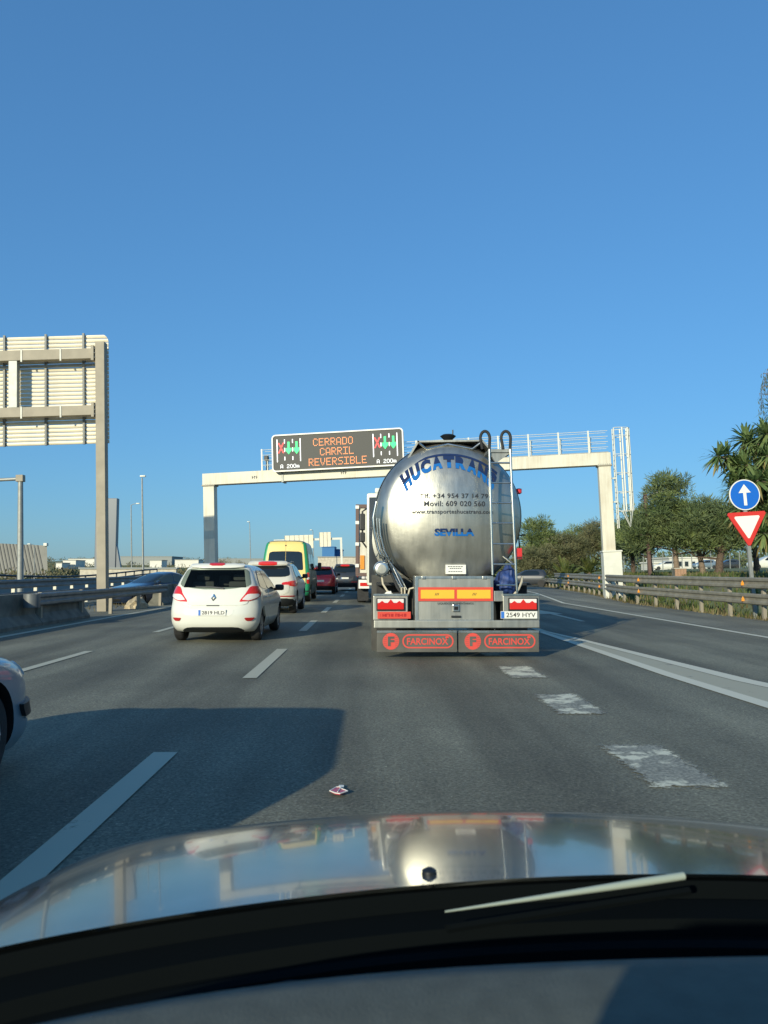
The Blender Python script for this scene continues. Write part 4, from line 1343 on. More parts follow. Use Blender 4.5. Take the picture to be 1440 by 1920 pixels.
    # bonnet line and screen
    ws = MB(); patch(ws, [(-.74, 1.0), (.74, 1.0), (.6, 1.38), (-.6, 1.38)], B.front, .008, nu=18, nv=8); ws.build('windscreen', 'glass', root, smooth=40)
    return root
put(hatchback(), -2.98, 14.5, R(-.6))

SUVS = [(.24, .12, 4.28, .80, .35, .25, .4, .35), (.36, .03, 4.38, .87, .40, .28, .5, .42), (.5, 0, 4.4, .905, .42, .30, .55, .5), (.70, .01, 4.40, .915, .40, .30, .6, .55),
        (.85, .05, 4.36, .915, .36, .30, .6, .55), (.95, .08, 4.25, .91, .30, .28, .6, .55), (1.04, .12, 3.75, .895, .26, .26, .5, .45), (1.12, .17, 3.25, .87, .24, .24, .4, .3),
        (1.35, .36, 2.85, .775, .18, .2, .3, .25), (1.52, .50, 2.45, .70, .16, .16, .3, .2), (1.58, .47, 2.2, .66, .2, .14, .3, .2), (1.63, .6, 1.95, .56, .25, .2, .25, .2), (1.66, 1.0, 1.5, .4, .2, .2, .2, .2)]

def suv(name, label, paint, slices=SUVS, lampstyle='wedge', chars=None, group=None):
    root = thing(name, label, 'car', group=group)
    B = Body(slices)
    k = slices[-1][0] / 1.66
    car_body(root, B, paint, (.80, 3.42), .35, .23)
    for y in (.80, 3.42):
        for s in (-1, 1):
            wheel(root, s * .79, y, .35, .225, 5)
    z = lambda v: v * k
    gl = MB(); patch(gl, [(-.74, z(1.16)), (.74, z(1.16)), (.64, z(1.54)), (-.64, z(1.54))], B.rear, .010, nu=26, nv=10)
    go = gl.build('rear_window', 'glass', root, smooth=40)
    w = MB(); w.tube([B.rear(.05, z(1.15)) + Vector((0, -.03, 0)), B.rear(-.4, z(1.17)) + Vector((0, -.03, 0))], [.016, .007], 6); w.build('rear_wiper', 'black_plastic', go)
    tg = MB(); patch(tg, [(-.70, z(.60)), (.70, z(.60)), (.74, z(1.12)), (-.74, z(1.12))], B.rear, .010, nu=26, nv=10, rnd_=1); tg.build('tailgate', paint, root, smooth=40)
    sp = MB(); patch(sp, [(-.62, z(1.55)), (.62, z(1.55)), (.56, z(1.62)), (-.56, z(1.62))], B.rear, .06, nu=20, nv=5); so = sp.build('spoiler', paint, root, smooth=40)
    bl = MB(); patch(bl, [(-.30, z(1.563)), (.30, z(1.563)), (.28, z(1.595)), (-.28, z(1.595))], B.rear, .07, nu=10, nv=3); bl.build('brake_lamp', 'lamp_red', so, smooth=40)
    bp = MB(); patch(bp, [(-.88, z(.25)), (.88, z(.25)), (.885, z(.50)), (-.885, z(.50))], B.rear, .010, nu=26, nv=5, rnd_=1); bp.build('bumper_skirt', 'black_plastic', root, smooth=40)
    for m in (False, True):
        tl = MB()
        poly = [(.15, z(.93)), (.30, z(.86)), (.375, z(.88)), (.385, z(1.03)), (.30, z(1.05)), (.17, z(1.0))] if lampstyle == 'wedge' else [(.27, z(.85)), (.37, z(.86)), (.38, z(1.10)), (.30, z(1.12))]
        patch(tl, poly, lambda a, b: B.ring(b, a), .014, mirror=m, nu=10, nv=8, centre=(0, 2, .8)); tl.build('tail_lamp', 'lamp_red', root, smooth=40)
        rf = MB(); patch(rf, [(.17, z(.545)), (.33, z(.545)), (.33, z(.58)), (.17, z(.58))], lambda a, b: B.ring(b, a), .013, mirror=m, nu=8, nv=3, rnd_=1, centre=(0, 2, .6)); rf.build('reflector', 'reflector_red', root, smooth=40)
        for poly in ([(.85, z(1.16)), (1.62, z(1.13)), (1.62, z(1.52)), (1.1, z(1.52)), (.9, z(1.35))], [(1.67, z(1.13)), (2.85, z(1.10)), (2.9, z(1.14)), (2.3, z(1.5)), (1.67, z(1.52))]):
            g = MB(); patch(g, poly, B.side, .010, mirror=m, nu=10, nv=8, rnd_=1, centre=(0, 1.8, 1)); g.build('side_window', 'glass_tint', root, smooth=40)
        for poly in ([(1.2, z(.5)), (1.63, z(.38)), (1.63, z(1.11)), (.9, z(1.12)), (.9, z(.9))], [(1.655, z(.38)), (2.85, z(.38)), (2.85, z(1.07)), (1.655, z(1.1))]):
            g = MB(); patch(g, poly, B.side, .007, mirror=m, nu=10, nv=8, rnd_=1, centre=(0, 1.8, .6)); g.build('door', paint, root, smooth=40)
        mr = MB(); h = B.side(2.8, z(1.12)); s = -1 if m else 1
        mr.bev(min(s * (h.x + .03), s * (h.x + .22)), max(s * (h.x + .03), s * (h.x + .22)), 2.68, 2.82, z(1.1), z(1.1) + .15, .04)
        mr.tube([(s * (h.x - .03), 2.78, z(1.11)), (s * (h.x + .08), 2.76, z(1.12))], .03, 6)
        mr.build('door_mirror', 'black_plastic', root, smooth=40)
        MB().tube([(s * .62, 1.0, z(1.6)), (s * .66, 1.3, z(1.66)), (s * .66, 2.0, z(1.65)), (s * .64, 2.4, z(1.56))], .018, 6).build('roof_rail', 'galvanised', root, smooth=40)
    plate(root, B, z(.80), chars)
    ws = MB(); patch(ws, [(-.78, z(1.18)), (.78, z(1.18)), (.66, z(1.55)), (-.66, z(1.55))], B.front, .008, nu=16, nv=8); ws.build('windscreen', 'glass', root, smooth=40)
    return root
put(suv('estate_car', 'pearl white SUV with red wedge tail lamps, between the white hatchback and the yellow van', 'pearl_paint'), -3.28, 24.0)
put(suv('red_car', 'bright red car, mostly hidden behind the yellow and green van', 'red_paint', [(s[0] * .96,) + s[1:] for s in SUVS], 'tall'), -2.96, 44.5)
put(suv('dark_car', 'dark grey SUV at the head of the queue, beside the white lorry trailer', 'dark_grey_paint', [(s[0] * 1.08,) + s[1:] for s in SUVS], 'tall'), -1.72, 51)

# foreground car at the left: only its front corner is in the picture
SEDAN = [(.18, .15, 4.30, .76, .35, .25, .5, .4), (.28, .04, 4.38, .83, .40, .28, .6, .55), (.42, 0, 4.42, .855, .42, .30, .62, .6), (.56, .02, 4.42, .862, .40, .30, .62, .62),
         (.68, .06, 4.30, .86, .36, .30, .6, .6), (.77, .12, 4.05, .855, .30, .28, .6, .6), (.86, .20, 3.55, .84, .28, .26, .5, .5), (.94, .30, 3.1, .82, .26, .26, .4, .35),
         (1.02, .6, 2.9, .78, .22, .24, .3, .25), (1.2, .95, 2.5, .70, .18, .2, .25, .2), (1.34, 1.2, 2.15, .625, .18, .2, .25, .2), (1.41, 1.4, 1.9, .5, .2, .2, .2, .15), (1.43, 1.5, 1.8, .4, .15, .12, .15, .12)]
FOREG = [(.16, .15, 4.28, .78, .35, .25, .45, .34), (.26, .04, 4.37, .84, .40, .28, .52, .42), (.34, .02, 4.39, .855, .42, .30, .55, .46), (.47, 0, 4.40, .86, .42, .30, .62, .55), (.56, .02, 4.39, .862, .40, .30, .62, .55),
         (.66, .06, 4.33, .86, .36, .30, .6, .55), (.74, .10, 4.22, .855, .30, .28, .6, .6), (.80, .13, 3.95, .85, .30, .28, .55, .6), (.87, .16, 3.5, .84, .28, .26, .5, .5), (.94, .2, 3.05, .82, .26, .26, .4, .35),
         (1.02, .25, 2.85, .78, .22, .24, .3, .25), (1.2, .38, 2.58, .79, .18, .2, .25, .2), (1.38, .46, 2.36, .775, .18, .2, .25, .2), (1.48, .55, 2.18, .74, .2, .2, .2, .15), (1.525, .8, 1.95, .62, .15, .12, .15, .12)]
FOREG = [(v[0], v[1] - .9) + v[2:] for v in FOREG]  # unseen rear lengthened, roof raised and widened, to place the car's shadow

def saloon(name, label, paint, slices, chars=None, light='lamp_white', detail=True):
    root = thing(name, label, 'car')
    B = Body(slices)
    ax = (-.1 if detail else .75, 3.40 if detail else 3.52)
    car_body(root, B, paint, ax, .315, .21, 1.12)
    for y in ax:
        for s in (-1, 1):
            wheel(root, s * .745, y, .315, .2, 6)
    F1 = lambda a, b: B.front(a, b)
    ws = MB(); patch(ws, [(-.76, .99), (.76, .99), (.60, 1.34), (-.60, 1.34)], B.front, .008, nu=18, nv=8); ws.build('windscreen', 'glass', root, smooth=40)
    rw = MB(); patch(rw, [(-.70, 1.02), (.70, 1.02), (.56, 1.33), (-.56, 1.33)], B.rear, .008, nu=18, nv=8); rw.build('rear_window', 'glass', root, smooth=40)
    gr = MB(); patch(gr, [(-.32, .60), (.32, .60), (.36, .70), (-.36, .70)], B.front, .008, nu=12, nv=4, rnd_=1); gr.build('grille', 'black_plastic', root, smooth=40)
    st = MB(); patch(st, [(-.60, .24), (.60, .24), (.66, .36), (-.66, .36)], B.front, .006, nu=12, nv=4, rnd_=1); st.build('air_intake', 'black_plastic', root, smooth=40)
    for m in (False, True):
        s = -1 if m else 1
        rg = lambda a, b: B.ring(b, a)
        if detail:
            tr = MB(); patch(tr, [(.655, .375), (1.0, .375), (1.0, .465), (.655, .465)], rg, .028, mirror=m, nu=26, nv=5, rnd_=0, centre=(0, 2, .5)); tr.build('bumper_strip', 'black_plastic', root, smooth=40)
            sl = MB(); patch(sl, [(.66, .352), (1.0, .352), (1.0, .368), (.66, .368)], rg, .012, mirror=m, nu=26, nv=3, rnd_=0, centre=(0, 2, .5)); sl.build('bumper_trim', 'chrome', root, smooth=40)
        hl = MB(); patch(hl, [(.735, .63), (.80, .60), (.90, .60), (.90, .72), (.78, .735)], rg, .012, mirror=m, nu=12, nv=6, centre=(0, 3, .6)); ho = hl.build('headlamp', light, root, smooth=40)
        hl = MB(); patch(hl, [(.70, .625), (.73, .615), (.74, .71), (.715, .72)], rg, .012, mirror=m, nu=6, nv=5, centre=(0, 3, .6)); hl.build('indicator', 'lamp_white', root, smooth=40)
        fl = MB(); patch(fl, [(.80, .24), (.86, .24), (.86, .33), (.80, .33)], rg, .010, mirror=m, nu=6, nv=5, centre=(0, 3, .4)); fl.build('fog_lamp', 'lamp_white', root, smooth=40)
        tl = MB(); patch(tl, [(.24, .68), (.37, .68), (.37, .84), (.24, .84)], rg, .012, mirror=m, nu=8, nv=5, centre=(0, 2, .7)); tl.build('tail_lamp', 'lamp_red', root, smooth=40)
        for poly in ([(1.0, 1.0), (1.72, .985), (1.72, 1.32), (1.38, 1.32)], [(1.77, .985), (2.72, .965), (2.78, 1.0), (2.2, 1.3), (1.77, 1.32)]):
            g = MB(); patch(g, poly, B.side, .010, mirror=m, nu=10, nv=8, rnd_=1, centre=(0, 1.8, 1)); g.build('side_window', 'glass_tint', root, smooth=40)
        for poly in ([(1.15, .5), (1.73, .33), (1.73, .97), (.95, .98), (.95, .8)], [(1.755, .33), (2.95, .33), (2.95, .93), (1.755, .96)]):
            g = MB(); patch(g, poly, B.side, .006, mirror=m, nu=10, nv=8, rnd_=1, centre=(0, 1.8, .6)); g.build('door', paint, root, smooth=40)
        mr = MB(); h = B.side(2.7, .98)
        mr.bev(min(s * (h.x + .03), s * (h.x + .2)), max(s * (h.x + .03), s * (h.x + .2)), 2.58, 2.72, .95, 1.07, .04)
        mr.tube([(s * (h.x - .03), 2.68, .96), (s * (h.x + .08), 2.66, .97)], .03, 6)
        mr.build('door_mirror', paint, root, smooth=40)
    return root
put(saloon('saloon_car', 'silver blue car cut off by the left edge, its black bumper strip just in view', 'silver_blue_paint', FOREG), -3.22, 1.44)
put(saloon('saloon_car', 'dark navy saloon on the opposite carriageway, behind the barrier gap', 'navy_paint', SEDAN, detail=False), -7.9, 34.6, R(180 - 38), -.12)
put(saloon('saloon_car', 'black car following the navy saloon, its roof just above the white hatchback', 'black_paint', SEDAN, detail=False), -8.4, 48, R(180 - 20), -.15)

# ------------------------------------------------------------------ yellow and green van
def van():
    root = thing('van', 'tall yellow van with green corners and a wide dark rear window', 'van')
    S = [(.28, .12, 5.3, .92, .12, .10, .4, .35), (.42, .02, 5.5, 1.0, .14, .12, .5, .5), (.6, 0, 5.55, 1.03, .14, .12, .5, .5), (.95, 0, 5.45, 1.035, .14, .12, .5, .5), (1.15, .01, 5.1, 1.03, .13, .12, .5, .5), (1.35, .03, 4.75, 1.02, .13, .12, .4, .4),
         (1.9, .10, 4.2, .955, .12, .12, .35, .35), (2.3, .17, 3.8, .90, .12, .12, .35, .3), (2.55, .23, 3.5, .84, .16, .14, .35, .3), (2.64, .34, 3.2, .74, .2, .2, .3, .3), (2.68, .6, 2.9, .55, .2, .2, .2, .2)]
    B = Body(S); B.CR = .03
    car_body(root, B, 'van_side', (1.05, 4.55), .35, .22)
    for y in (1.05, 4.55):
        for s in (-1, 1):
            wheel(root, s * .90, y, .35, .22, 8, 'rim')
    for m in (False, True):
        s = -1 if m else 1
        d = MB(); poly = [(.004, .48), (.865, .48), (.875, 1.2), (.815, 1.95), (.745, 2.50), (.69, 2.61), (.004, 2.63)]
        patch(d, poly, B.rear, .012, mirror=m, nu=14, nv=18, rnd_=0); do = d.build('rear_door', 'van_yellow', root, smooth=40)
        g = MB(); patch(g, [(.012, 1.38), (.735, 1.38), (.765, 1.42), (.76, 1.55), (.715, 2.10), (.66, 2.18), (.012, 2.20)], B.rear, .020, mirror=m, nu=12, nv=12, rnd_=0); g.build('rear_window', 'glass', do, smooth=40)
        MB().bev(min(s * .88, s * .84), max(s * .88, s * .84), B.rear(.82, .8).y - .03, B.rear(.82, .8).y + .02, .78, .84, .006).build('hinge', 'black_plastic', do)
        c = MB(); patch(c, [(.17, .50), (.36, .50), (.36, 2.55), (.19, 2.58)], lambda a, b: B.ring(b, a), .010, mirror=m, nu=8, nv=20, rnd_=0, centre=(0, 2, 1.3)); c.build('corner_panel', 'van_green', root, smooth=40)
        l = MB(); patch(l, [(.215, .80), (.33, .80), (.33, 1.28), (.215, 1.28)], lambda a, b: B.ring(b, a), .02, mirror=m, nu=6, nv=8, rnd_=1, centre=(0, 2, 1)); lo = l.build('tail_lamp', 'lamp_red', root, smooth=40)
        l = MB(); patch(l, [(.22, .98), (.325, .98), (.325, 1.08), (.22, 1.08)], lambda a, b: B.ring(b, a), .026, mirror=m, nu=6, nv=3, rnd_=1, centre=(0, 2, 1)); l.build('lamp_lens', 'lamp_white', lo, smooth=40)
        for poly in ([(.35, 1.38), (1.55, 1.38), (1.5, 2.1), (.45, 2.1)], [(1.62, 1.38), (2.9, 1.38), (2.9, 2.1), (1.62, 2.1)], [(3.0, 1.38), (4.1, 1.35), (3.75, 1.95), (3.0, 2.05)]):
            g = MB(); patch(g, poly, B.side, .010, mirror=m, nu=8, nv=6, rnd_=1, centre=(0, 2, 1)); g.build('side_window', 'glass_tint', root, smooth=40)
        g = MB(); patch(g, [(1.4, .55), (3.0, .45), (3.0, 1.33), (1.4, 1.33)], B.side, .008, mirror=m, nu=8, nv=6, rnd_=1, centre=(0, 2, 1)); g.build('side_door', 'van_side', root, smooth=40)
        mr = MB(); mr.bev(min(s * 1.1, s * 1.28), max(s * 1.1, s * 1.28), 4.3, 4.42, 1.35, 1.75, .05); mr.tube([(s * 1.0, 4.4, 1.4), (s * 1.12, 4.38, 1.42)], .03, 6); mr.build('door_mirror', 'black_plastic', root, smooth=40)
    bp = MB(); patch(bp, [(-.99, .30), (.99, .30), (.99, .47), (-.99, .47)], B.rear, .05, nu=20, nv=4, rnd_=1); bp.build('rear_bumper', 'van_green', root, smooth=40)
    MB().bev(-.03, .03, B.rear(0, 2.45).y - .03, B.rear(0, 2.45).y, 2.42, 2.48, .01).build('camera_housing', 'black_plastic', root)
    MB().bbox(-.012, .012, B.rear(0, 1.5).y - .006, B.rear(0, 1.5).y + .02, .5, 1.38).build('door_seam', 'dark_void', root)
    return root
put(van(), -3.68, 33)

# ------------------------------------------------------------------ lorry in front of the tanker
def lorry():
    root = thing('box_lorry', 'white box lorry with brown door posts, just ahead of the tanker cab', 'lorry', (.66, 32, 0))
    MB().bbox(-1.27, 1.27, .05, 13, 1.25, 4.1).build('box', 'cream_paint', root)
    for s in (-1, 1):
        po = MB().bbox(min(s * 1.16, s * 1.29), max(s * 1.16, s * 1.29), -.04, .10, 1.2, 4.14).build('door_post', 'brown_steel', root)
        for z in (1.5, 2.4, 3.3, 3.95):
            MB().bev(min(s * 1.15, s * 1.30), max(s * 1.15, s * 1.30), -.07, .02, z, z + .14, .01).build('hinge', 'sign_white', po)
        MB().bbox(min(s * .92, s * 1.1), max(s * .92, s * 1.1), -.02, .045, 1.42, 2.0).build('side_marker', 'lamp_amber', root)
        lb = MB().bbox(min(s * .72, s * 1.16), max(s * .72, s * 1.16), -.05, .2, .62, .98).build('lamp_board', 'sign_white', root)
        MB().bbox(min(s * .74, s * 1.10), max(s * .74, s * 1.10), -.07, -.05, .72, .86).build('tail_lamp', 'lamp_red', lb)
        for k in range(2):
            MB().bev(min(s * (.74 + .16 * k), s * (.87 + .16 * k)), max(s * (.74 + .16 * k), s * (.87 + .16 * k)), -.06, .04, 1.02, 1.12, .02).build('reversing_lamp', 'lamp_white', root)
        for y in (1.2, 2.5, 3.8):
            w = MB().lathe([(.28, -.18), (.46, -.18), (.5, -.12), (.5, .12), (.46, .18), (.28, .18)], (s * 1.05, y, .5), 'X', 24, caps=False).build('wheel', 'rubber', root, smooth=40)
            MB().lathe([(.28, -.15), (.28, .15)], (s * 1.05, y, .5), 'X', 20).build('rim', 'rim', w, smooth=40)
        MB().bbox(min(s * .75, s * 1.2), max(s * .75, s * 1.2), .35, .38, .1, .6).build('mudflap', 'rubber', root)
    MB().bbox(-1.28, 1.28, -.03, .10, 4.0, 4.14).build('top_rail', 'brown_steel', root)
    MB().bbox(-1.28, 1.28, -.03, .15, 1.13, 1.27).build('sill_rail', 'brown_steel', root)
    for x in (-.5, -.04, .04, .5):
        MB().tube([(x, -.03, 1.25), (x, -.03, 4.0)], .018, 6).build('locking_bar', 'galvanised', root, smooth=40)
    MB().bbox(-.4, .4, .3, 12.8, .85, 1.2).build('chassis', 'black_plastic', root)
    MB().bev(-1.22, 1.22, 13.4, 15.5, .8, 3.6, .1).build('cab', 'cream_paint', root)
    return root
lorry()

# ------------------------------------------------------------------ gantry over the road and its message board
LEAN = R(-2.0)       # the road is banked: upright things lean against it
WBEAM = [(0, .0), (.035, .03), (.035, .09), (-.005, .13), (-.005, .18), (.035, .22), (.035, .28), (0, .31), (-.03, .31), (0, .275), (0, .225), (-.04, .185), (-.04, .125), (0, .085), (0, .035), (-.03, 0)]

def gantry():
    mx, my = (12.05 - 8.5) / 2, 39.5
    rz = -math.atan2(3.0, 20.5)
    root = thing('gantry', 'cream steel portal gantry spanning the road, with railed walkway and caged ladder', 'gantry', (mx, my, 0), rz, LEAN)
    hw = 10.35
    zb, zt = 6.3, 6.92
    MB().bev(-hw - .3, hw + .3, -.3, .3, zb, zt, .015).build('beam', 'cream_paint', root)
    for s in (-1, 1):
        x = s * (hw - .02)
        MB().bev(x - .3, x + .3, -.26, .26, -1.0, zb - .06, .015).build('post', 'cream_paint', root)
        fl = MB().bev(x - .36, x + .36, -.32, .32, zb - .06, zb - .0, .008).build('flange', 'galvanised_old', root)
        for k in range(8):
            MB().lathe([(.022, -.03), (.022, .03)], (x - .315 + .09 * k, -.29, zb + .03), 'Z', 6).build('bolt', 'galvanised', fl)
    # sleeve joint in the beam
    jo = MB().bev(-6.3, -6.18, -.33, .33, zb - .06, zt + .03, .008).build('beam_joint', 'galvanised', root)
    tm = MB()
    for x in (-7.9, -3.1, 1.4):
        for k in range(3):
            tm.bbox(x + .11 * k, x + .03 + .11 * k, -.306, -.3035, zb + .2, zb + .36)
            tm.bbox(x + .11 * k, x + .08 + .11 * k, -.307, -.3045, zb + .27 + .03 * (k % 2), zb + .3 + .03 * (k % 2))
    tm.build('beam_marking', 'print_grey', root)
    # pedestal at the right
    x = hw - .02 + .1
    pd = MB().bev(x - .44, x + .44, -.44, .44, -.9, 1.92, .02).build('pedestal', 'white_steel', root)
    MB().bev(x - .48, x + .48, -.48, .48, 1.92, 2.0, .015).build('pedestal_cap', 'white_steel', pd)
    # walkway floor and railings
    MB().bbox(-6.9, hw + .2, -.28, .28, zt + .004, zt + .045).build('walkway_floor', 'galvanised', root)
    posts = [-7.35, -6.0, 0.9, 3.6, 5.1, 6.62, 8.12, 9.6]
    for y in (-.28, .3):
        rl = MB()
        for h in (.28, .55, .82, 1.1):
            rl.tube([(-7.35, y, zt + h), (hw + .2, y, zt + h)], .012 if y > 0 else .014, 6)
        rl.build('handrail', 'white_steel', root, smooth=50)
        for px in posts:
            o = MB().box((px + (.16 if y > 0 else 0), y, zt + .42), (.075, .03, 1.45 if y < 0 else 1.0)).build('railing_post', 'white_steel', root)
    cm = MB(); cm.bev(-7.25, -7.05, -.2, .1, zt + .55, zt + .8, .02); cm.tube([(-7.15, -.1, zt), (-7.15, -.1, zt + .6)], .03, 6)
    cm.build('traffic_camera', 'black_plastic', root)
    # caged ladder outside the right post
    lx = hw + .72
    lad = bpy.data.objects.new('caged_ladder', None); COL.objects.link(lad); lad.parent = root
    for sx in (-.22, .22):
        MB().tube([(lx - .2, sx, 3.1), (lx - .2, sx, zt + 1.25)], .03, 8).build('ladder_rail', 'white_steel', lad, smooth=50)
    rg = MB()
    for k in range(18):
        z = 3.3 + .27 * k
        MB().tube([(lx - .2, -.22, z), (lx - .2, .22, z)], .016, 6).build('rung', 'galvanised', lad, smooth=50)
    for z in (3.95, 4.9, 5.85, 6.8, 7.75, 8.15):
        hp = [(lx - .2 + .0, -.3, z)] + [(lx + .12 - .42 * math.cos(R(45 + 30 * k)) , -.42 * math.sin(R(45 + 30 * k) + math.pi / 2) if False else -.38 * math.cos(math.pi * k / 9), z) for k in []] 
        hp = [(lx - .2 + .78 * math.sin(math.pi * k / 12), -.36 * math.cos(math.pi * k / 12), z) for k in range(13)]
        MB().tube(hp, .018, 6).build('cage_hoop', 'white_steel', lad, smooth=50)
    for k in (2, 4, 6, 8, 10):
        x, y = lx - .2 + .78 * math.sin(math.pi * k / 12), -.36 * math.cos(math.pi * k / 12)
        MB().tube([(x, y, 3.95), (x, y, 8.15)], .038, 6).build('cage_bar', 'white_steel', lad, smooth=50)
    for y in (-.25, .25):
        MB().tube([(lx + .1, y, 3.95), (lx + .38, y * .3, 3.15), (lx + .5, y, 3.95)], .026, 6).build('cage_foot', 'white_steel', lad, smooth=50)
    for z in (4.4, 5.6):
        MB().bbox(hw + .25, lx - .18, -.03, .03, z, z + .06).build('ladder_bracket', 'white_steel', lad)
    return root, zt
gan, GZT = gantry()

FONT = {'C': "01110 10001 10000 10000 10000 10001 01110", 'E': "11111 10000 10000 11110 10000 10000 11111", 'R': "11110 10001 10001 11110 10100 10010 10001",
        'A': "01110 10001 10001 10001 11111 10001 10001", 'D': "11110 10001 10001 10001 10001 10001 11110", 'O': "01110 10001 10001 10001 10001 10001 01110",
        'I': "11111 00100 00100 00100 00100 00100 11111", 'L': "10000 10000 10000 10000 10000 10000 11111", 'V': "10001 10001 10001 10001 01010 01010 00100",
        'S': "01111 10000 10000 01110 00001 00001 11110", 'B': "11110 10001 10001 11110 10001 10001 11110", '2': "01110 10001 00001 00110 01000 10000 11111",
        '0': "01110 10001 10001 10001 10001 10001 01110", 'm': "00000 00000 11010 10101 10101 10101 10101", ' ': "00000 " * 7}

def message_board():
    W, H = 6.95, 1.95
    x0, z0, y = -6.68, GZT - .16, -.62
    root = thing('message_board', 'electronic board with orange words CERRADO CARRIL REVERSIBLE, on the gantry', 'traffic sign', gan.location, gan.rotation_euler.z, LEAN)
    C = lambda u, v, d: Vector((x0 + u, d, z0 + v))
    body = MB(); body.prism(rrect(0, W, 0, H, .2), C, y, y + .30); body.build('panel', 'board_black', root)
    cs = MB(); cs.prism(rrect(.1, W - .1, .1, H - .1, .15), C, y + .30, y + .42); cs.build('casing', 'galvanised', root)
    fr = MB(); o1, o2 = rrect(-.01, W + .01, -.01, H + .01, .21), rrect(.06, W - .06, .06, H - .06, .14)
    n = len(o1)
    vs = [C(*p, y - .05) for p in o1] + [C(*p, y - .05) for p in o2] + [C(*p, y + .06) for p in o1] + [C(*p, y + .06) for p in o2]
    fr.add(vs, [(i, (i + 1) % n, (i + 1) % n + n, i + n) for i in range(n)] + [(i, (i + 1) % n, (i + 1) % n + 2 * n, i + 2 * n) for i in range(n)] + [(i + n, (i + 1) % n + n, (i + 1) % n + 3 * n, i + 3 * n) for i in range(n)])
    fr.build('border', 'sign_white', root)
    for u in (.45, W - .45):
        MB().bbox(x0 + u - .06, x0 + u + .06, y + .1, .30, z0 + .02, z0 + .30).build('bracket', 'galvanised', root)
    def P(u, v, d=.0): return Vector((x0 + u * W, y - .012 - d, z0 + (1 - v) * H))
    def led_text(s, u0, u1, vc, vh, m, dot=.72):
        n = len(s); cols = n * 6 - 1
        cu = (u1 - u0) / cols; cv = vh / 7
        for i, ch in enumerate(s):
            mb = MB()
            for r, row in enumerate(FONT[ch].split()):
                for c, b in enumerate(row):
                    if b == '1':
                        a = u0 + (i * 6 + c) * cu; bb = vc - vh / 2 + r * cv
                        q = (1 - dot) / 2
                        mb.add([P(a + cu * q, bb + cv * q), P(a + cu * (1 - q), bb + cv * q), P(a + cu * (1 - q), bb + cv * (1 - q)), P(a + cu * q, bb + cv * (1 - q))], [(0, 1, 2, 3)])
            if mb.v: mb.build('led_letter', m, root, fix=False)
    led_text("CERRADO", .317, .622, .255, .205, 'led_orange')
    led_text("CARRIL", .368, .626, .52, .205, 'led_orange')
    led_text("REVERSIBLE", .28, .722, .79, .205, 'led_orange')
    for u in (.0, .735):
        led_text("A 200m", u + .062, u + .208, .862, .105, 'led_white', .95)
        pic = [(u + .036, u + .043, .12, .74), (u + .215, u + .222, .12, .74), (u + .094, u + .101, .13, .24), (u + .094, u + .101, .36, .47), (u + .094, u + .101, .60, .70),
               (u + .156, u + .163, .13, .24), (u + .156, u + .163, .36, .47), (u + .156, u + .163, .60, .70)]
        for (a, b, c, d) in pic:
            MB().add([P(a, c), P(b, c), P(b, d), P(a, d)], [(0, 1, 2, 3)]).build('led_lane_line', 'led_white', root, fix=False)
        mb = MB()
        for (a, b) in (((u + .050, .22), (u + .088, .50)), ((u + .088, .22), (u + .050, .50))):
            mb.add([P(a[0] - .004, a[1], .001), P(a[0] + .006, a[1], .001), P(b[0] + .006, b[1], .001), P(b[0] - .004, b[1], .001)], [(0, 1, 2, 3)])
        mb.build('led_cross', 'led_red', root, fix=False)
        for a in (u + .128, u + .19):
            mb = MB(); mb.add([P(a - .008, .2), P(a + .008, .2), P(a + .008, .37), P(a + .023, .37), P(a + .023, .43), P(a, .54), P(a - .023, .43), P(a - .023, .37), P(a - .008, .37)], [(0, 1, 2, 3, 4, 5, 6, 7, 8)])
            mb.build('led_arrow', 'led_green', root, fix=False)
    return root
message_board()

